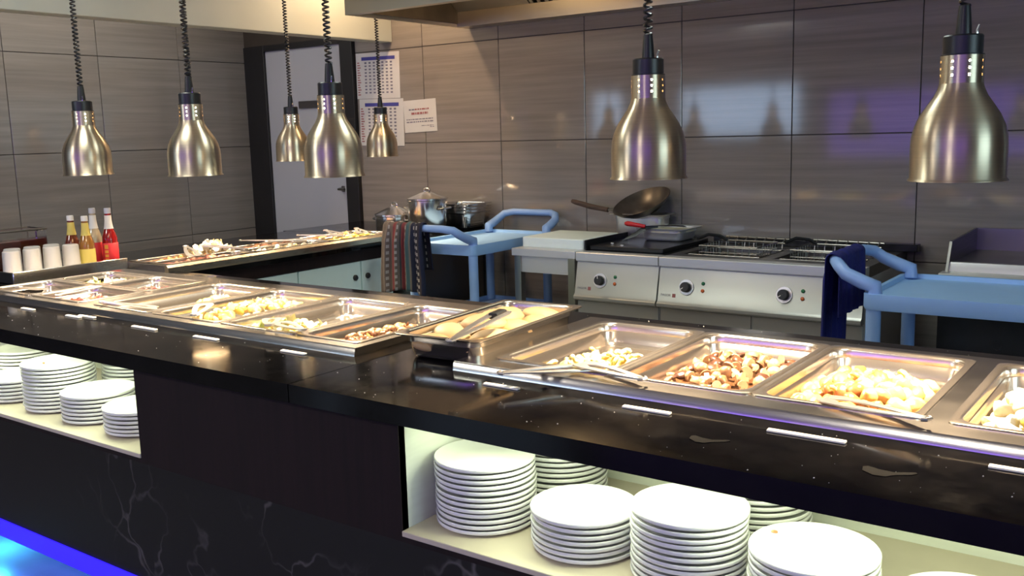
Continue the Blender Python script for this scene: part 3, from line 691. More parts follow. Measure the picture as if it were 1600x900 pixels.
# ================================================================== PLATES
def plate_mesh():
    R = .115
    return MB().lathe([(.0005, .0030), (.070, .0030), (.084, .0045), (R-.006, .0128), (R-.0015, .0150), (R, .0136), (R-.0004, .0078), (R-.002, .0062), (R-.012, .0050), (.080, .0012), (.074, 0), (.066, 0), (.064, .0012), (.0005, .0012)], n=48)
PP = [None]
ORD = ['top', 'second', 'third', 'fourth', 'fifth', 'sixth', 'seventh', 'eighth', 'ninth', 'tenth', 'eleventh', 'twelfth', 'thirteenth', 'fourteenth']
def stack(x, y, n, where, seed, pitch=.0128):
    rnd = random.Random(seed)
    for k in range(n):
        if PP[0] is None: o = PP[0] = plate_mesh().build('dinner_plate', PORC, ang=60)
        else: o = PP[0].copy(); COL.objects.link(o)
        j = n-1-k; pos = 'bottom plate' if k == 0 else ('top plate' if j == 0 else ORD[j]+' plate from the top')
        o.location = (x+rnd.uniform(-.002, .002), y+rnd.uniform(-.002, .002), NZ0+.0003+k*pitch); o.rotation_euler = (0, 0, rnd.uniform(0, 6))
        tag(o, 'white plate, %s of %s' % (pos.replace(' plate', ''), where), 'plate', 'plates in '+where)
stack(-1.289, 1.645, 12, 'the right niche stack by its left wall', 1)
stack(-1.027, 1.645, 7, 'the second right niche stack', 2)
stack(-.785, 1.642, 11, 'the tall third right niche stack', 3)
stack(-.538, 1.634, 9, 'the crumb topped right niche stack', 4)
stack(-.285, 1.64, 6, 'the stack at the right picture edge', 5)
stack(-3.095, 1.648, 12, 'the tallest left niche stack', 6)
stack(-2.858, 1.646, 7, 'the middle left niche stack', 7)
stack(-2.616, 1.643, 6, 'the left niche stack by the dark panel', 8)
stack(-3.345, 1.640, 6, 'the front stack at the left picture edge', 9)
stack(-3.60, 1.80, 9, 'the rear stack at the left picture edge', 10)
stack(-1.245, 1.885, 12, 'the rear stack behind the first right niche stack', 11)
stack(-.745, 1.885, 11, 'the rear stack behind the third right niche stack', 12)
stack(-3.02, 1.888, 12, 'the rear stack behind the tallest left niche stack', 13)
o = lumpy(3, .006, .004, .003, .3).build('food_crumb', F_BROWN); o.location = (-.618, 1.655, NZ0+.0128*8+.0175); tag(o, 'tiny brown crumb on the top plate of the fourth stack', 'crumb')
o = lumpy(4, .005, .004, .003, .3).build('food_crumb', F_BROWN); o.location = (-3.135, 1.62, NZ0+.0128*11+.007); tag(o, 'tiny brown crumb on the tallest stack in the left niche', 'crumb')

# ================================================================== HEAT LAMPS
def lamp_proto(label):
    t = thing('heat_lamp', label, 'lamp', (0, 0, 1.352), 'heat lamps hanging over the food')
    z = 1.352; n = 64
    prof = [(.0925, z), (.0915, z+.003), (.0885, z+.006), (.0885, z+.070), (.0870, z+.088), (.0820, z+.108), (.0730, z+.128), (.0600, z+.148), (.0490, z+.164), (.0425, z+.178), (.0400, z+.188)]
    neck = [z+.188+.0044*k for k in range(13)]
    m = MB(); m.lathe(prof, n=n)
    # neck with three rows of punched holes (8 columns)
    vs = []; fs = []
    for k, zz in enumerate(neck): vs += [(.0400*math.cos(2*PI*(i+.5)/n), .0400*math.sin(2*PI*(i+.5)/n), zz) for i in range(n)]
    for k in range(len(neck)-1):
        for i in range(n):
            if i % 8 == 3 and k in (3, 6, 9): continue
            j = (i+1) % n; fs.append((k*n+i, k*n+j, (k+1)*n+j, (k+1)*n+i))
    m.add(vs, fs)
    sh = m.build('shade', LAMPM, t, ang=50)
    MB().lathe([(.0862, z+.006), (.0860, z+.070), (.0840, z+.088), (.0790, z+.108), (.0700, z+.128), (.0570, z+.148), (.0460, z+.164), (.0400, z+.176)], n=40).build('shade_lining', LAMPIN, sh)
    MB().lathe([(.0005, z+.0455), (.030, z+.047), (.048, z+.054), (.055, z+.066), (.050, z+.085), (.034, z+.110), (.022, z+.140), (.020, z+.232), (.0005, z+.234)], n=28).build('bulb', BULB, t)
    cz = neck[-1]
    MB().lathe([(.0005, cz-.001), (.0395, cz-.001), (.0395, cz+.002), (.0365, cz+.003), (.0365, cz+.036), (.034, cz+.039), (.012, cz+.039)], n=40).build('socket_cap', BLACKPL, t)
    MB().lathe([(.0150, cz+.039), (.0145, cz+.050), (.0125, cz+.075), (.0105, cz+.094), (.006, cz+.096), (.0005, cz+.096)], n=20).build('strain_relief', BLACKPL, t)
    MB().tube([(.024, -.012, cz+.037), (.024, -.012, cz+.046), (.028, -.014, cz+.056)], .0022, 6).build('toggle_switch', CHROME, t)
    pts = []; z0 = cz+.094; z1 = 2.70; turns = int((z1-z0)/.0145)
    for i in range(turns*10+1):
        q = i/(turns*10); a = i/10*2*PI; pts.append((.0088*math.cos(a), .0088*math.sin(a), z0+(z1-z0)*q))
    MB().tube(pts, .0033, 5).build('coiled_cord', BLACKPL, t)
    MB().lathe([(.012, 2.69), (.05, 2.71), (.052, 2.75), (.0005, 2.75)], n=24).build('ceiling_rose', BLACKPL, t)
    return t
LAMPS = [(-.414, 2.07, 'rightmost heat lamp, above the potato pan', 1), (-1.098, 2.07, 'second heat lamp from the right, above the pasta and mushroom pans', 1),
         (-2.166, 2.07, 'third heat lamp from the right, in front of the grey door', 1), (-2.849, 2.07, 'heat lamp above the left well, second from left, hiding another one', 1),
         (-3.515, 2.07, 'leftmost heat lamp, above the small pans', 1), (-3.90, 4.11, 'small looking far heat lamp in front of the wall calendars', .93),
         (-3.92, 3.46, 'far heat lamp partly hidden, in front of the grey door', .93), (-3.886, 2.83, 'far heat lamp almost hidden behind a nearer one', .93)]
lp = None
for i, (x, y, where, s) in enumerate(LAMPS):
    lab = 'brushed metal '+where
    if lp is None: o = lp = lamp_proto(lab)
    else: o = copy_tree(lp)
    o.location = (x, y, 1.352); o['label'] = lab; o.rotation_euler = (0, 0, [.15, .3, -.1, .2, .05, .4, .1, .3][i])
    l = bpy.data.lights.new('heat_lamp_light', 'SPOT'); l.energy = 170 if y < 2.5 else (45 if y < 3 else 65); l.color = (1, .76, .50); l.spot_size = math.radians(128); l.spot_blend = .8; l.shadow_soft_size = .025
    lo = bpy.data.objects.new('heat_lamp_light', l); lo.location = (x, y, 1.394); COL.objects.link(lo)

# ================================================================== SERVERY ARM (left)
AX0, AX1, AY0, AY1 = -4.66, -3.715, CB+.004, 4.02
arm = thing('servery_arm', 'dark side counter with pale cabinet doors along the left, carrying small hot pans', 'counter', (-4.2, 3.3, 0))
MB().box(AX0, AX1, AY0, AY1, .865, .90).build('stone_top', STONE, arm)
MB().box(AX0, AX1-.03, AY0, AY1-.01, .80, .865).build('wood_band', WOOD, arm)
MB().box(AX0, AX1-.05, AY0, AY1-.02, 0, .80).build('cabinet_body', CABW, arm)
for y0, y1, ky in ((2.60, 2.86, None), (2.87, 3.285, None), (3.295, 3.735, 3.69), (3.745, 3.93, 3.785)):
    d = MB().box(AX1-.05, AX1-.034, y0, y1, .12, .797).build('cabinet_door', CABW, arm, bev=.002)
    if ky: MB().lathe([(.0005, .014), (.012, .013), (.016, .008), (.016, 0)], (AX1-.034, ky, .712), 20, M=Matrix.Rotation(PI/2, 3, 'Y')).build('door_knob', BLACKPL, d)
AWX0, AWX1, AWY0, AWY1 = -4.045, -3.712, 2.512, 4.015
aw = thing('hot_well_frame', 'narrow steel hot well frame on the side counter under the far lamps', 'food warmer', (-3.88, 3.26, .90))
MB().prism([(AWX1, .888), (AWX1+.006, .895), (AWX1+.006, .920), (AWX1-.006, .930), (AWX1-.020, .930), (AWX1-.020, .90), (AWX1-.01, .888)], 'y', AWY0, AWY1).build('front_rail', brushed('worn_rail_steel', (.42, .36, .28), .3, (40, 1, 40), bump=0), aw)
MB().box(AWX0, AWX0+.012, AWY0, AWY1, .90, .930).build('back_rail', STEEL, aw)
MB().box(AWX0+.012, AWX1-.02, AWY0, AWY0+.014, .90, .929).build('end_rail', STEEL, aw)
MB().box(AWX0+.012, AWX1-.02, AWY1-.014, AWY1, .90, .929).build('end_rail', STEEL, aw)
AP = []
cols = [(-4.030, -3.890), (-3.884, -3.735)]
ysp = [(2.53, 3.02), (3.03, 3.51), (3.52, 3.995)]
anames = {(0, 0): 'orange scraps', (1, 0): 'pink sausages', (0, 1): 'brown slices', (1, 1): 'white cauliflower florets', (0, 2): 'orange slices', (1, 2): 'golden rolls'}
for ci, (a, b) in enumerate(cols):
    for yi, (c, d) in enumerate(ysp):
        gn_pan('narrow steel pan of %s on the side counter, %s row, %s column' % (anames[(ci, yi)], ('near', 'middle', 'far')[yi], ('wall side', 'kitchen side')[ci]), a, b, c, d, z=.934, depth=.032, flange=.008)
AZ = .910
def arm_food(ci, yi, kinds, n, heap, seed, fy=.5):
    (a, b), (c, d) = cols[ci], ysp[yi]
    scatter(kinds, ((a+b)/2, c+(d-c)*fy, .048, .19 if fy == .5 else .10, 1), AZ, n, heap, seed)
arm_food(0, 0, [(1, 'orange_scrap', lumps(.014, (71,)), F_ORANGE, 'orange scrap in the near wall side pan on the side counter', 'food', 'orange scraps on the side counter', .7)], 14, .012, 31)
arm_food(1, 0, [(1, 'sausage', [sausage], F_MEATP, 'pink sausage in the near pan on the side counter', 'sausage', 'sausages on the side counter', .2)], 13, .016, 32)
arm_food(0, 1, [(1, 'brown_slice', [lambda: lumpy(72, .028, .020, .006, .15)], F_MEATB, 'brown slice in the middle pan on the side counter', 'meat', 'brown slices on the side counter', .4)], 18, .020, 33)
arm_food(1, 1, [(1, 'cauliflower_floret', lumps(.016, (73, 74)), F_CREAM, 'white floret in the middle pan on the side counter', 'vegetable', 'florets on the side counter', .8)], 16, .018, 34)
arm_food(0, 2, [(1, 'orange_slice', [lambda: lumpy(75, .026, .02, .006, .15)], F_ORANGE, 'orange slice in the far pan on the side counter', 'food', 'orange slices on the side counter', .4)], 14, .016, 35)
arm_food(1, 2, [(1, 'golden_roll', [sausage], F_YEL, 'small golden roll in the far pan on the side counter', 'food', 'golden rolls on the side counter', .3)], 14, .018, 36)
scatter([(1, 'egg_petal', [leaf, lambda: lumpy(76, .024, .016, .010, .2)], F_CREAM, 'pale yellow leaf in the heap on the side counter', 'food', 'pale heap on the side counter', .8)], (-3.95, 2.93, .06, .10, 1), .930, 26, .052, 37)
for lab, a, b in (('dark steel tongs lying across the near pans on the side counter', (-4.06, 2.86, .962), (-3.80, 2.72, .945)), ('steel tongs beside the pale yellow heap on the side counter', (-3.74, 2.96, .955), (-3.90, 2.85, .975)),
                  ('dark handled tongs resting at the wall side of the side counter', (-4.06, 3.20, .955), (-3.92, 3.36, .944)), ('bright steel tongs in the middle of the side counter pans', (-3.96, 3.50, .956), (-3.80, 3.66, .944)),
                  ('bright steel tongs lying left of the middle pans on the side counter', (-3.86, 3.20, .960), (-3.77, 3.44, .948)), ('steel tongs at the far end of the side counter pans', (-3.93, 3.90, .955), (-3.78, 3.80, .944)),
                  ('steel tongs near the wall side at the far end of the side counter', (-4.02, 3.75, .955), (-3.86, 3.70, .944))):
    tongs(lab, a, b, .045)

# ------------------------------------------------------------------ condiment station at the counter's left end
st = thing('condiment_tray', 'black tray with raised steel side holding cups and sauce bottles', 'tray', (-4.32, 2.25, .90))
MB().box(-4.62, -4.052, 1.99, 2.558, .9005, .910).build('tray_base', BLACKPL, st, bev=.003)
MB().box(-4.62, -4.02, 1.985, 1.995, .9005, .948).build('tray_front', BLACKPL, st, bev=.003)
MB().box(-4.024, -4.010, 1.985, 2.51, .9005, .950).build('steel_edge', CHROME, st, bev=.002)
def bottle(label, x, y, z, liquid, neck_label, body_label, cap, hgt=.245, full=1.0, marks=None, tint=GLASS):
    t = thing('sauce_bottle', label, 'bottle', (x, y, z), 'sauce bottles on the left')
    r = .034; s = hgt/.245
    pr = [(.0005, 0), (.030, 0), (r, .006), (r, .105*s), (.033, .120*s), (.026, .142*s), (.018, .165*s), (.0145, .190*s), (.0135, .222*s), (.0135, .228*s)]
    MB().lathe(pr, (x, y, z), 28).build('bottle_body', liquid, t)
    MB().lathe([(.0150, .222*s), (.0150, .238*s), (.0140, .245*s), (.0005, .245*s)], (x, y, z), 20).build('cap', cap, t)
    MB().lathe([(.0215, .156*s), (.0195, .164*s), (.0158, .190*s), (.0150, .214*s), (.0142, .214*s)], (x, y, z), 24).build('neck_label', neck_label, t)
    lb = MB().lathe([(r+.0004, .010*s), (r+.0012, .011*s), (r+.0012, .094*s), (r+.0004, .095*s)], (x, y, z), 28).build('body_label', body_label, t)
    if marks:
        mk = MB(); ang = math.atan2(-y, -x)
        for da, z0_, z1_, w_ in marks:
            a0, a1 = ang+da-w_/2, ang+da+w_/2; rr = r+.0018; k = 4
            mk.loops([[(x+rr*math.cos(a0+(a1-a0)*i/k), y+rr*math.sin(a0+(a1-a0)*i/k), z+zz*s) for i in range(k+1)] for zz in (z0_, z1_)], False)
        mk.build('label_print', GOLDI, lb)
    return t
BZ = .911
gm = [(-.55, .070, .088, .5), (-.55, .052, .064, .5), (-.55, .034, .046, .5), (-.55, .016, .028, .5)]
bottle('amber sauce bottle with yellow neck label, left of the pair', -4.20, 2.362, BZ, CARAMEL, YEL, YEL, WHITEL, .240)
bottle('lighter amber sauce bottle with yellow neck label, right of the pair', -4.10, 2.372, BZ, AMBER, YEL, YEL, WHITEL, .240)
bottle('clear sauce bottle with white neck and red label, behind the amber ones', -4.25, 2.500, BZ, CLEARS, WHITEL, REDL, GREYC, .262, marks=gm)
br = bottle('red sauce bottle with red label and white neck, rightmost bottle', -4.16, 2.468, BZ, REDS, WHITEL, REDL, GREYC, .262, marks=gm)
br.location.y += .055
cupm = [None]
def cup(x, y, label, k):
    t = thing('plastic_cup', label, 'cup', (x, y, BZ), 'upturned cups on the left')
    # a nested pile of upturned cups reads as one tall ribbed cup
    MB().lathe([(.040, 0), (.0405, .004), (.0375, .010), (.036, .055), (.0345, .100), (.0335, .118), (.030, .121), (.0005, .121)], (x, y, BZ), 28).build('cup_wall', CUPM, t)
    MB().lathe([(.0412, .0), (.0425, .003), (.0412, .006)], (x, y, BZ), 28).build('cup_rim', CUPM, t)
for i, (x, y, w_) in enumerate([(-4.10, 2.03, 'leftmost in the front row'), (-4.10, 2.118, 'second in the front row'), (-4.10, 2.206, 'third in the front row'), (-4.095, 2.292, 'right end of the front row'),
                                (-4.19, 2.08, 'leftmost in the back row'), (-4.19, 2.168, 'second in the back row'), (-4.19, 2.256, 'right end of the back row')]):
    cup(x, y, 'upturned frosted plastic cup, '+w_, i)
jg = thing('drink_dispenser', 'glass container of dark red drink behind the cups', 'jar', (-4.42, 2.20, .911))
MB().box(-4.53, -4.36, 2.05, 2.335, BZ, 1.09).build('glass_wall', GLASS, jg, bev=.008, seg=3)
MB().box(-4.527, -4.363, 2.053, 2.332, BZ+.004, 1.046).build('drink', REDJ, jg, bev=.006, seg=2)
rim = [(-4.53, 2.05, 1.09), (-4.36, 2.05, 1.09), (-4.36, 2.335, 1.09), (-4.53, 2.335, 1.09)]
MB().tube(rim, .004, 6, True).build('rim', DARKST, jg)

# ================================================================== BACK LEFT BENCH WITH POTS
bench = thing('back_bench', 'dark bench at the back wall behind the side counter, carrying pots', 'bench', (-4.1, 4.4, 0))
MB().box(-4.70, -3.57, AY1+.006, WY-.035, .865, .90).build('bench_top', STONE, bench)
MB().box(-4.70, -3.66, AY1+.03, WY-.035, .10, .865).build('bench_body', DARKST, bench)
for x in (-4.68, -3.69):
    MB().box(x, x+.03, AY1+.03, AY1+.06, 0, .10).build('leg', DARKST, bench)
def pot(label, x, y, z, r, hgt, lidh):
    t = thing('lidded_pot', label, 'pot', (x, y, z))
    MB().lathe([(.0005, 0), (r-.006, 0), (r, .008), (r, hgt-.004), (r+.005, hgt), (r+.005, hgt+.004)], (x, y, z), 40).build('pot_body', CHROME, t)
    ld = MB().lathe([(r+.008, hgt+.002), (r+.008, hgt+.010), (r*.96, hgt+.016), (r*.55, hgt+lidh*.55), (r*.18, hgt+lidh*.80), (r*.10, hgt+lidh*.84), (.0005, hgt+lidh*.85)], (x, y, z), 40).build('lid', CHROME, t)
    MB().tube([(x-.022, y, z+hgt+lidh*.82), (x-.02, y, z+hgt+lidh), (x, y, z+hgt+lidh*1.08), (x+.02, y, z+hgt+lidh), (x+.022, y, z+hgt+lidh*.82)], .0055, 8).build('lid_knob', CHROME, ld)
    for s in (-1, 1):
        MB().tube([(x+s*(r-.002), y-.04, z+hgt*.72), (x+s*(r+.035), y-.03, z+hgt*.76), (x+s*(r+.035), y+.03, z+hgt*.76), (x+s*(r-.002), y+.04, z+hgt*.72)], .006, 8).build('handle', CHROME, t)
pot('low shiny steel pot with pointed lid, left of the two', -4.02, 4.32, .90, .118, .092, .072)
pot('taller shiny steel pot with lid, right of the two', -3.775, 4.34, .90, .118, .190, .062)
zz = .90
for i, (hgt, lab) in enumerate(((.062, 'bottom steel pan of the stack beside the tall pot'), (.016, 'second steel pan from the bottom of the stack beside tall pot'), (.016, 'third steel pan from the bottom of the stack beside tall pot'), (.016, 'top steel pan of the stack beside the tall pot'))):
    zt = .90+.100+.018*i
    gn_pan(lab, -3.860+.004*i, -3.580+.003*i, 4.47, 4.715, z=zt, depth=.10, name='stacked_pan', cat='pan', solid=.001, m=CHROME, group='stacked pans beside the pot')

# ================================================================== TROLLEYS
def trolley(label, x0, x1, y0, y1, zt, axis, hh=.075, out=.13):
    t = thing('utility_trolley', label, 'trolley', ((x0+x1)/2, (y0+y1)/2, 0), 'blue trolleys in the kitchen aisle')
    L = [rrect(x0, x1, y0, y1, .03, zt-.055), rrect(x0-.004, x1+.004, y0-.004, y1+.004, .03, zt-.045), rrect(x0-.004, x1+.004, y0-.004, y1+.004, .03, zt), rrect(x0+.012, x1-.012, y0+.012, y1-.012, .025, zt),
         rrect(x0+.016, x1-.016, y0+.016, y1-.016, .025, zt-.016), rrect(x0+.03, x1-.03, y0+.03, y1-.03, .02, zt-.018)]
    MB().loops(L, True, True, True).build('top_tray', BLUETOP, t, ang=35)
    for zz in (.50, .16):
        MB().loops([rrect(x0, x1, y0, y1, .03, zz-.05), rrect(x0, x1, y0, y1, .03, zz), rrect(x0+.012, x1-.012, y0+.012, y1-.012, .025, zz), rrect(x0+.016, x1-.016, y0+.016, y1-.016, .025, zz-.02)], True, True, True).build('shelf', BLUEPL, t, ang=35)
    for x in (x0+.028, x1-.028):
        for y in (y0+.028, y1-.028):
            lg = MB().lathe([(.025, .10), (.025, zt-.055)], (x, y, 0), 14, True, True).build('leg', BLUEPL, t)
            MB().lathe([(.0005, -.015), (.045, -.015), (.05, -.010), (.05, .010), (.045, .015), (.0005, .015)], (x, y, .05), 18, M=Matrix.Rotation(PI/2, 3, 'X')).build('castor', BLACKPL, lg)
    def hand(e, s):
        # U shaped push handle on one end; e = end coordinate, s = outward sign
        c = []
        a0, a1 = (y0, y1) if axis == 'x' else (x0, x1)
        pts = [(e-s*.03, a0+.028, zt-.01), (e-s*.03, a0+.028, zt+.022), (e+s*.01, a0+.028, zt+.034), (e+s*.07, a0+.032, zt+.060), (e+s*(out-.03), a0+.05, zt+hh+.010), (e+s*out, a0+.10, zt+hh+.020), (e+s*out, (a0+a1)/2, zt+hh+.020),
               (e+s*out, a1-.10, zt+hh+.020), (e+s*(out-.03), a1-.05, zt+hh+.010), (e+s*.07, a1-.032, zt+.060), (e+s*.01, a1-.028, zt+.034), (e-s*.03, a1-.028, zt+.022), (e-s*.03, a1-.028, zt-.01)]
        if axis == 'y': pts = [(b, a, z) for a, b, z in pts]
        MB().tube(pts, [.026, .026, .025, .023, .022, .020, .019, .020, .022, .023, .025, .026, .026], 10).build('push_handle', BLUEPL, t, ang=60)
    hand(x0 if axis == 'x' else y0, -1); hand(x1 if axis == 'x' else y1, 1)
    return t
trolley('light blue plastic trolley by the back wall with striped towel on its handle', -3.525, -3.055, 3.86, 4.60, .90, 'y')
trolley('light blue plastic trolley at right with navy towel on its handle', -.935, -.02, 3.29, 3.82, .90, 'x')
def towel(label, name, m, P0, a, n, L, h1, h2, r, amp, waves, seed, uvx=True, gather=.0):
    P0 = Vector(P0); a = Vector(a); n = Vector(n); rnd = random.Random(seed); NU, arc = 44, 8
    S = []
    k1, k2 = 22, 14
    for i in range(k1+1): S.append(('f', h1*(1-i/k1)))
    for i in range(1, arc): S.append(('a', i/arc))
    for i in range(k2+1): S.append(('b', h2*i/k2))
    mb = MB(); L_ = []; uv = []; tot = h1+h2+PI*r
    ph = rnd.uniform(0, 6)
    for si, (k, q) in enumerate(S):
        row = []
        for j in range(NU+1):
            u = j/NU; fold = math.sin(u*waves*2*PI+ph)+.5*math.sin(u*waves*4.7*PI+1.3+ph)
            d = q if k != 'a' else 0; am = amp*min(1, d/.10+.25)
            au = P0+a*L*(u-.5)*(1-gather*min(1, d/.25))
            if k == 'f': p = au+n*(r+.004+am*(fold+1.1)+.05*d*.3)-Vector((0, 0, d*(1+.05*math.sin(5*u+seed))))
            elif k == 'b': p = au-n*(r+.004+am*.5*(fold+1.1))-Vector((0, 0, d))
            else: p = au+n*math.cos(PI*q)*(r+.004+amp*.25*(fold+1.1))+Vector((0, 0, math.sin(PI*q)*(r+.004+.3*amp*(fold+1))))
            row.append(tuple(p)); v = (h1-q if k == 'f' else (h1+q*PI*r if k == 'a' else h1+PI*r+q)); uv.append((u, v))
        L_.append(row)
    mb.loops(L_, False); mb.uv = uv
    o = mb.build(name, m, ang=80, solid=.003); tag(o, label, 'towel'); return o
towel('striped woven towel with red, white, teal and navy bands over the trolley handle', 'striped_towel', STRIPE, (-3.40, 3.73, .995), (1, 0, 0), (0, -1, 0), .27, .34, .22, .022, .011, 3.6, 2, gather=-.16)
towel('navy blue towel hanging over the right trolley handle', 'navy_towel', NAVY, (-1.065, 3.515, .995), (0, 1, 0), (-1, 0, 0), .30, .44, .20, .022, .008, 4, 5)

# ================================================================== COOKING LINE
FY, FZT = 4.07, .87
tb = thing('work_table', 'small stainless work table under the white cutting board', 'table', (-2.77, 4.4, 0))
MB().box(-2.965, -2.572, FY-.005, WY-.01, .832, FZT).build('table_top', COOKST, tb, bev=.002)
MB().box(-2.945, -2.59, FY+.015, FY+.035, .745, .832).build('apron', COOKST, tb)
for x in (-2.965+.01, -2.572-.05):
    for y in (FY+.005, WY-.06): MB().box(x, x+.04, y, y+.04, 0, .832).build('leg', STEEL, tb)
MB().box(-2.945, -2.59, FY+.03, WY-.03, .30, .32).build('undershelf', DARKST, tb)
cb = MB().loops([rrect(-2.955, -2.578, 4.15, 4.52, .015, FZT+.0005), rrect(-2.957, -2.576, 4.148, 4.522, .016, FZT+.004), rrect(-2.957, -2.576, 4.148, 4.522, .016, FZT+.047), rrect(-2.953, -2.580, 4.152, 4.518, .015, FZT+.051)], True, True, True).build('cutting_board', BOARD)
tag(cb, 'thick white plastic cutting board on the stainless work table', 'cutting board')

def text_mesh(s, size, name, m, M, parent):
    c = bpy.data.curves.new('t', 'FONT'); c.body = s; c.size = size; c.align_x = 'CENTER'; c.align_y = 'CENTER'; c.resolution_u = 2
    ob = bpy.data.objects.new('t', c); COL.objects.link(ob); dg = bpy.context.evaluated_depsgraph_get(); dg.update()
    me = bpy.data.meshes.new_from_object(ob.evaluated_get(dg)); bpy.data.objects.remove(ob); bpy.data.curves.remove(c)
    off = ORG[parent.name]; me.transform(Matrix.Translation(-off) @ M); me.materials.clear(); me.materials.append(m)
    o = bpy.data.objects.new(name, me); COL.objects.link(o); o.parent = parent; ORG[o.name] = off.copy(); return o
# slanted control panel: from (FY+.004, .822) to (FY-.028, .655)
def panel_pt(x, z, out=0):
    q = (.822-z)/(.822-.665); y = FY+.006-.032*q; nrm = Vector((0, -.98, .196)).normalized() if False else Vector((0, -.98, -.19)).normalized()
    nrm = Vector((0, -(.822-.665), .0-.032*-1)).normalized(); nrm = Vector((0, nrm.y, abs(nrm.z)))
    return Vector((x, y, z))+nrm*out, nrm
def cook_unit(label, x0, x1, knobs, doors, cat='cooker'):
    t = thing('cooking_unit', label, cat, ((x0+x1)/2, 4.4, 0))
    MB().box(x0, x1, FY+.012, WY-.01, .10, .822).build('body', COOKST, t)
    for x in (x0+.05, x1-.05):
        for y in (FY+.08, WY-.12): MB().lathe([(.02, 0), (.02, .10)], (x, y, 0), 10, True, True).build('foot', BLACKPL, t)
    MB().prism([(FY-.004, .824), (FY-.008, .828), (FY-.008, .866), (FY-.004, FZT), (FY+.06, FZT), (FY+.06, .824)], 'x', x0+.001, x1-.001).build('top_fascia', COOKST, t)
    MB().prism([(FY+.006, .818), (FY-.026, .665), (FY-.040, .652), (FY-.040, .640), (FY-.030, .632), (FY+.012, .632), (FY+.012, .818)], 'x', x0+.002, x1-.002).build('control_panel', PANELST, t)
    xs = [x0]+doors+[x1]
    for a, b in zip(xs[:-1], xs[1:]):
        MB().box(a+.004, b-.004, FY+.0, FY+.014, .14, .625).build('cupboard_door', PANELST, t, bev=.002)
    for kx, ang in knobs:
        c, nrm = panel_pt(kx, .735); rot = Vector((0, 0, 1)).rotation_difference(nrm).to_matrix()
        k = MB().lathe([(.0005, .005), (.036, .005), (.0375, .003), (.0375, 0)], c, 32, M=rot).build('dial', TONGM, t)
        MB().lathe([(.0245, .005), (.0235, .024), (.021, .028), (.0005, .028)], c, 28, M=rot).build('knob', BLACKPL, k)
        e1 = rot @ Vector((math.cos(ang), math.sin(ang), 0)); e2 = rot @ Vector((-math.sin(ang), math.cos(ang), 0)); base = c+nrm*.0285
        vs = [base+e1*.007-e2*.0018, base+e1*.0225-e2*.0018, base+e1*.0225+e2*.0018, base+e1*.007+e2*.0018]
        MB().add([tuple(v) for v in vs]+[tuple(v+nrm*.0012) for v in vs], [(0, 1, 2, 3), (4, 5, 6, 7), (0, 1, 5, 4), (1, 2, 6, 5), (2, 3, 7, 6), (3, 0, 4, 7)]).build('pointer', WHITEL, k)
        for dz, m_, nm in ((.015, GREENL, 'green_indicator'), (-.018, ORANGEL, 'orange_indicator')):
            c2, _ = panel_pt(kx+.082, .742+dz); MB().lathe([(.0085, 0), (.0085, .003), (.006, .006), (.0005, .007)], c2, 16, M=rot).build(nm, m_, t)
    lx = x0+.045; c3, _ = panel_pt(lx-.002, .692, .0012); rot4 = Vector((0, 0, 1)).rotation_difference(nrm).to_matrix()
    ex = Vector((1, 0, 0)); ey = nrm.cross(ex); Mt = Matrix(((ex.x, ey.x, nrm.x, c3.x), (ex.y, ey.y, nrm.y, c3.y), (ex.z, ey.z, nrm.z, c3.z), (0, 0, 0, 1)))
    text_mesh('FAGOR', .016, 'maker_mark', INKG, Mt, t)
    c4, _ = panel_pt(lx+.040, .692, .001); s = .0085
    MB().add([tuple(c4-ex*s-ey*s), tuple(c4+ex*s-ey*s), tuple(c4+ex*s+ey*s), tuple(c4-ex*s+ey*s)], [(0, 1, 2, 3)]).build('maker_badge', INKR, t)
    return t
U1 = (-2.566, -2.107); U2 = (-2.103, -1.150)
u1 = cook_unit('left stainless electric hob unit with one black dial', *U1, [(-2.422, 1.75)], [])
MB().box(U1[0]+.004, U1[1]-.004, FY+.06, WY-.012, .822, FZT).build('hob_deck', BLACKHOB, u1)
MB().box(U1[0]+.015, U1[1]-.03, FY+.10, WY-.06, FZT, FZT+.022).build('hot_plate', BLACKHOB, u1, bev=.003)
MB().box(U1[0]+.002, U1[0]+.010, FY+.075, WY-.03, FZT, FZT+.050).build('guard_or_shade_plate', BLACKHOB, u1)  # dark plate added to stand for the shaded side of the cutting board
u2 = cook_unit('wide stainless double fryer unit with two black dials', *U2, [(-1.957, 3.75), (-1.490, 3.75)], [-1.645], 'fryer')
dk = MB(); mid = (U2[0]+U2[1])/2
wells = [(U2[0]+.055, mid-.03), (mid+.03, U2[1]-.055)]
wy0, wy1 = FY+.14, WY-.20
dk.box(U2[0]+.002, U2[1]-.002, FY+.06, wy0, .822, FZT); dk.box(U2[0]+.002, U2[1]-.002, wy1, WY-.012, .822, FZT)
dk.box(U2[0]+.002, wells[0][0], wy0, wy1, .822, FZT); dk.box(wells[0][1], wells[1][0], wy0, wy1, .822, FZT); dk.box(wells[1][1], U2[1]-.002, wy0, wy1, .822, FZT)
dk.build('fryer_deck', DARKST, u2)
bu = MB().box(U2[0]+.002, U2[1]+.06, WY-.075, WY-.012, FZT, .905).build('back_rail', BLACKHOB, u2, bev=.003)
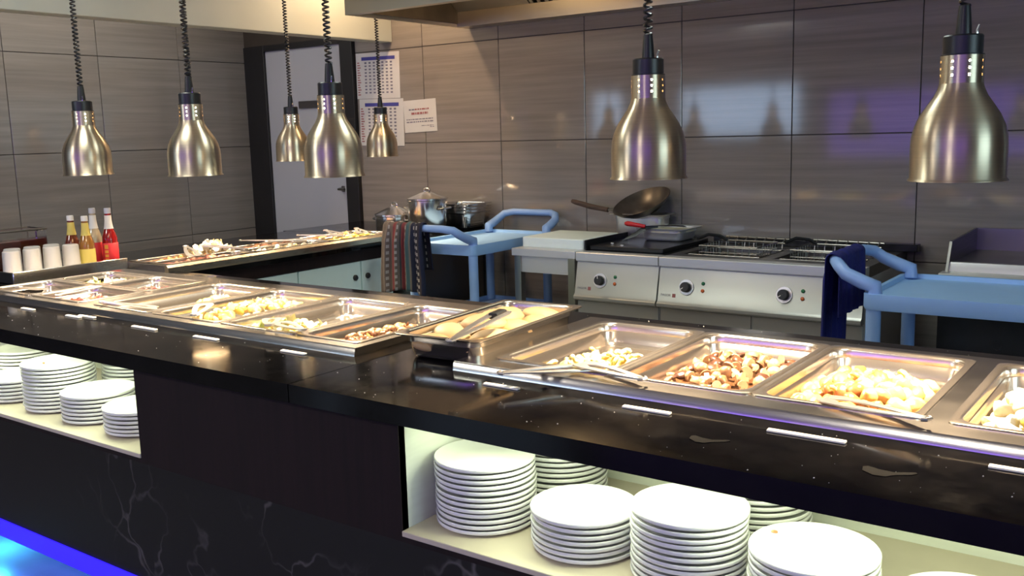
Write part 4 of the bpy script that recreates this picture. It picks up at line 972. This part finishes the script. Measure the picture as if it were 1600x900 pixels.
for i, (a, b) in enumerate(wells):
    tk = MB().box(a, b, wy0, wy1, .823, .835).build('oil_tank', OIL, u2)
    MB().tube([(a+.02, wy0+.02, FZT-.004), (b-.02, wy0+.02, FZT-.004), (b-.02, wy1-.02, FZT-.004), (a+.02, wy1-.02, FZT-.004)], .004, 6, True).build('tank_rim', MESHW, tk)
    bk = thing('fryer_basket', ('wire frying basket hung in the left tank of the fryer', 'wire frying basket hung in the right tank of the fryer')[i], 'basket', ((a+b)/2, (wy0+wy1)/2, .85))
    wm = MB(); bx0, bx1, by0, by1 = a+.05, b-.05, wy0+.07, wy1-.005; zt, zb = .905, .842
    for z_ in (zt, (zt+zb)/2, zb): wm.tube([(bx0, by0, z_), (bx1, by0, z_), (bx1, by1, z_), (bx0, by1, z_)], .0032 if z_ == zt else .0018, 5, True)
    for q in range(9):
        x = bx0+(bx1-bx0)*q/8
        for y in (by0, by1): wm.tube([(x, y, zb), (x, y, zt)], .0016, 4)
        wm.tube([(x, by0, zb), (x, by1, zb)], .0016, 4)
        y = by0+(by1-by0)*q/8
        for x2 in (bx0, bx1): wm.tube([(x2, y, zb), (x2, y, zt)], .0016, 4)
    wm.build('wire_cage', MESHW, bk)
    hx = (a+.02, a+.06)[0]
    MB().tube([(bx0+.03, by1, zt), (bx0-.0, by1-.02, zt+.022), (bx0-.05, by1-.05, zt+.03), (bx0-.085, by1-.10, zt+.012)], .008, 8).build('basket_handle', BLACKPL, bk)
    rk = MB()
    rk.tube([(a+.04, wy1+.03, .900), (b-.02, wy1+.03, .896)], .0045, 6); rk.tube([(a+.04, wy1+.075, .915), (b-.02, wy1+.075, .911)], .004, 6)
    for q in range(7):
        x = a+.06+(b-a-.10)*q/6; rk.tube([(x, wy1+.03, .87), (x, wy1+.035, .900), (x, wy1+.075, .915)], .003, 5)
    rk.build('basket_rack', MESHW, u2)
# hob top items
t2 = gn_pan('steel tray with yellowish lining on the hob, under the red handled spatula', -2.435, -2.165, 4.44, 4.69, z=.958, depth=.064, name='oven_tray', cat='tray', solid=.0012, m=COOKST)
sauce('pale yellow fat layer in the steel tray on the hob', -2.42, -2.18, 4.455, 4.675, .945, F_CSAUCE, 9, .003, 'fat_layer', 'fat')
t3 = gn_pan('large pale steel pan at the back wall under the wok', -2.665, -2.335, 4.555, 4.725, z=1.018, depth=.146, name='deep_pan', cat='pan', solid=.0012, m=brushed('pale_steel', (.66, .66, .66), .42))
wk = thing('wok', 'dark iron wok with wooden handle resting on the deep pan', 'wok', (-2.47, 4.62, 1.045))
Mw = Matrix.Rotation(.42, 3, 'X') @ Matrix.Rotation(-.16, 3, 'Y')
MB().lathe([(.0005, -.030), (.05, -.026), (.10, -.006), (.14, .022), (.160, .042), (.163, .041), (.142, .018), (.10, -.011), (.05, -.032), (.0005, -.036)], (-2.475, 4.61, 1.050), 40, M=Mw).build('bowl', WOKM, wk)
MB().tube([(-2.625, 4.60, 1.035), (-2.70, 4.60, 1.035)], [.010, .008], 8).build('handle_socket', DARKST, wk)
MB().tube([(-2.69, 4.60, 1.034), (-2.80, 4.60, 1.050), (-2.905, 4.60, 1.074), (-2.925, 4.60, 1.079)], [.013, .015, .014, .010], 10).build('handle', WOODH, wk)
sp_ = thing('spatula', 'dark spatula with bright red handle lying over the steel tray', 'spatula', (-2.42, 4.42, .975))
MB().tube([(-2.478, 4.41, .985), (-2.465, 4.41, .984), (-2.40, 4.415, .976), (-2.365, 4.42, .971)], [.008, .0135, .011, .009], 10).build('handle', REDPL, sp_)
MB().bar([(-2.37, 4.42, .972), (-2.30, 4.46, .974), (-2.25, 4.50, .972), (-2.20, 4.54, .966)], [.016, .028, .075, .080], .003).build('blade', BLACKPL, sp_)
kn = thing('knife', 'dark bladed knife pointing down beside the red spatula handle', 'knife', (-2.40, 4.40, .93))
MB().bar([(-2.37, 4.425, .962), (-2.41, 4.39, .930), (-2.46, 4.345, .902)], [.026, .024, .004], .003, (0, -1, .3)).build('blade', BLACKPL, kn)
MB().bar([(-2.37, 4.425, .962), (-2.32, 4.47, .968)], .018, .012).build('handle', BLACKPL, kn)
for x, y, l_ in ((-2.47, 4.26, 'left white lump on the black hob plate'), (-2.38, 4.20, 'right white lump on the black hob plate')):
    o = lumpy(5, .009, .004, .004, .2).build('white_lump', CRUMB); o.location = (x, y, FZT+.026); tag(o, l_, 'scrap')  # small white lumps set on the hob plate

# griddle at right
gr = thing('griddle', 'stainless griddle with tall dark splash guard at the right edge', 'griddle', (-.45, 4.4, 0))
GX0, GX1 = -.865, -.05
MB().box(GX0, GX1, FY+.012, WY-.01, .10, .83).build('body', BLACKHOB, gr)
MB().prism([(FY-.004, .812), (FY-.008, .816), (FY-.008, .866), (FY-.004, FZT), (FY+.07, FZT), (FY+.07, .812)], 'x', GX0, GX1).build('top_fascia', COOKST, gr)
MB().prism([(FY+.07, .83), (FY+.07, .875), (FY+.085, .905), (FY+.11, .905), (FY+.115, .87), (FY+.115, .83)], 'x', GX0+.02, GX1-.02).build('front_gutter', COOKST, gr)
MB().box(GX0+.02, GX1-.02, FY+.115, WY-.06, .83, .895).build('griddle_plate', DARKST, gr)
MB().prism([(FY+.05, FZT-.01), (FY+.115, .985), (WY-.05, .992), (WY-.05, FZT-.01)], 'x', GX0+.012, GX0+.022).build('guard_or_shade_plate', DARKST, gr)
MB().prism([(FY+.05, FZT-.01), (FY+.115, .985), (WY-.05, .992), (WY-.05, FZT-.01)], 'x', GX1-.022, GX1-.012).build('guard_or_shade_plate', DARKST, gr)
MB().box(GX0+.022, GX1-.022, WY-.06, WY-.05, FZT-.01, .992).build('back_guard', DARKST, gr)
for x in (GX0+.05, GX1-.05):
    for y in (FY+.08, WY-.12): MB().lathe([(.02, 0), (.02, .10)], (x, y, 0), 10, True, True).build('foot', BLACKPL, gr)
o = lumpy(6, .014, .012, .016, .2).build('food_scrap', F_ORANGE); o.location = (-.575, 4.26, .908); tag(o, 'small orange scrap on the griddle plate', 'scrap')

# ================================================================== EXTRACTOR HOOD
HX0, HX1, HY0, HZ = -3.74, .35, 3.71, 2.097
hd = thing('extractor_hood', 'large stainless extractor hood over the cooking line', 'hood', (-1.7, 4.2, HZ))
MB().box(HX0, HX1, HY0, HY0+.012, HZ, 2.745).build('front_panel', HOODS, hd)
MB().box(HX0, HX0+.012, HY0+.012, WY-.012, HZ, 2.745).build('end_panel', HOODS, hd)
MB().box(HX1-.012, HX1, HY0+.012, WY-.012, HZ, 2.745).build('end_panel', HOODS, hd)
MB().box(HX0+.012, HX1-.012, HY0+.012, HY0+.05, HZ, HZ+.012).build('front_gutter', HOODS, hd)
MB().prism([(WY-.012, HZ), (WY-.13, HZ), (WY-.13, HZ+.085), (WY-.012, HZ+.085)], 'x', HX0+.012, HX1-.012).build('rear_channel', HOODS, hd)
MB().box(HX0+.012, HX0+.02, HY0+.012, WY-.13, HZ+.02, 2.70).build('end_lining', HOODD, hd)
# sloped filter bank from the rear channel up to the front
fy0, fz0, fy1, fz1 = WY-.13, HZ+.085, HY0+.30, 2.70
def slope(q): return (fy0+(fy1-fy0)*q, fz0+(fz1-fz0)*q)
a, b = slope(0), slope(1)
FXS = -3.22
MB().prism([a, b, (b[0], b[1]+.012), (a[0], a[1]+.012)], 'x', HX0+.02, FXS).build('blank_panel', HOODS, hd)
nf = 6; fw = (HX1-.02-FXS)/nf
for k in range(nf):
    x0 = FXS+k*fw
    fr = MB().prism([a, b, (b[0], b[1]+.03), (a[0], a[1]+.03)], 'x', x0, x0+.02).build('baffle_filter', HOODS, hd)
    a2 = (a[0], a[1]+.03); b2 = (b[0], b[1]+.03)
    nb = 11
    for j in range(nb):
        xx = x0+.03+(fw-.04)*j/nb; MB().prism([a, b, (b[0], b[1]+.02), (a[0], a[1]+.02)], 'x', xx, xx+.022).build('baffle_slat', HOODS, fr)
    MB().prism([a2, b2, (b2[0], b2[1]+.01), (a2[0], a2[1]+.01)], 'x', x0+.02, x0+fw).build('filter_back', HOODD, fr)

hl = thing('hood_fill_lamp', 'added warm fill lamp inside the left end of the extractor hood', 'lamp', (-3.35, 4.0, 2.5))  # unseen lamp added in the hood to warm the back wall
MB().box(-3.45, -3.25, 3.93, 4.05, 2.52, 2.56).build('fill_housing', HOODS, hl, bev=.004)
MB().box(-3.44, -3.26, 3.94, 4.04, 2.512, 2.52).build('fill_lens', PANEL, hl)
area('hood_fill_light', (-3.35, 3.99, 2.505), (0, 0, 0), .18, .1, 5, (1, .72, .42))

# ================================================================== PAPERS ON THE BACK WALL
def sheet(label, x0, x1, z0, z1, name, tilt=0):
    c = Vector(((x0+x1)/2, WY-.003, (z0+z1)/2)); t = thing(name, label, 'notice', tuple(c)); 
    MB().box(x0, x1, WY-.004, WY-.0025, z0, z1).build('paper', PAPER, t)
    t.rotation_euler = (0, tilt, 0); return t
def strokes(t, m, rects, name='print'):
    mb = MB()
    for x0, x1, z0, z1 in rects: mb.add([(x0, WY-.0052, z0), (x1, WY-.0052, z0), (x1, WY-.0052, z1), (x0, WY-.0052, z1)], [(0, 1, 2, 3)])
    return mb.build(name, m, t, smooth=False)
def calendar(label, x0, x1, z0, z1):
    t = sheet(label, x0, x1, z0, z1, 'wall_calendar', .02); w, h = x1-x0, z1-z0
    strokes(t, INKB, [(x0+.13*w, x1-.10*w, z1-.16*h, z1-.085*h)], 'header_band'); R = []; R2 = []
    for r in range(9):
        z = z1-.30*h-r*.073*h
        for c in range(7):
            x = x0+.20*w+c*.098*w; R += [(x, x+.05*w, z, z+.032*h)]
    for c in range(7): R += [(x0+.20*w+c*.098*w, x0+.25*w+c*.098*w, z1-.235*h, z1-.195*h)]
    for r in range(14):
        R2.append((x0+.03*w, x0+(.08+.03*((r*7) % 3)/2)*w, z1-.22*h-r*.054*h, z1-.195*h-r*.054*h))
    strokes(t, INKG, R, 'date_print'); strokes(t, INKR, R2, 'side_print'); return t
calendar('upper white calendar sheet with blue header on the back wall', -4.707, -4.318, 1.714, 2.01)
calendar('lower white calendar sheet with blue header on the back wall', -4.695, -4.300, 1.405, 1.711)
nt = sheet('white notice with red heading beside the calendars', -4.296, -4.02, 1.488, 1.692, 'wall_notice', -.03)
R = []; rn = random.Random(9)
def words(xa, xb, z, hgt):
    x = xa; out = []
    while x < xb:
        w_ = rn.uniform(.008, .03); out.append((x, min(x+w_, xb), z, z+hgt)); x += w_+.005
    return out
strokes(nt, INKR, words(-4.20, -4.08, 1.628, .009)+words(-4.23, -4.09, 1.600, .014), 'heading_print')
strokes(nt, INKG, words(-4.25, -4.20, 1.628, .008)+words(-4.275, -4.045, 1.567, .006)+words(-4.275, -4.045, 1.550, .007)+words(-4.15, -4.045, 1.525, .004)+words(-4.08, -4.045, 1.515, .004), 'body_print')

# ================================================================== DINING ROOM BEHIND THE CAMERA (seen in reflections)
vp = thing('lit_bar_panel', 'violet lit wall panel in the dining room behind the viewer', 'light panel', (0, -4.74, 1.2))
MB().box(-4.6, 3.8, -4.75, -4.735, 1.0, 1.9).build('panel_diffuser', VIOLET, vp)
MB().box(-4.64, 3.84, -4.75, -4.73, .96, 1.0).build('panel_frame', BLACKP, vp)
for x, y, hx, hy, lab in ((-4.2, -1.2, .31, .31, 'square ceiling light panel over the left of the dining room'), (-1.0, -1.8, .31, .31, 'square ceiling light panel over the right of the dining room'),
                      (-3.1, 1.6, .31, .31, 'square ceiling light panel over the serving counter'), (-1.7, 2.9, .31, .31, 'square ceiling light panel over the kitchen aisle'),
                      (-5.15, 2.9, .26, 1.12, 'long added fill light in the recess behind the dropped bulkhead'), (-4.05, 4.15, .09, .09, 'small added warm fill light above the end of the side counter')):  # bulkhead and side counter fixtures are added to house the fill lights
    c = thing('ceiling_or_fill_light', lab, 'light', (x, y, 2.75))
    MB().box(x-hx, x+hx, y-hy, y+hy, 2.735, 2.749).build('light_frame', PAINT, c)
    MB().box(x-hx+.02, x+hx-.02, y-hy+.02, y+hy-.02, 2.730, 2.735).build('diffuser', PANEL, c)
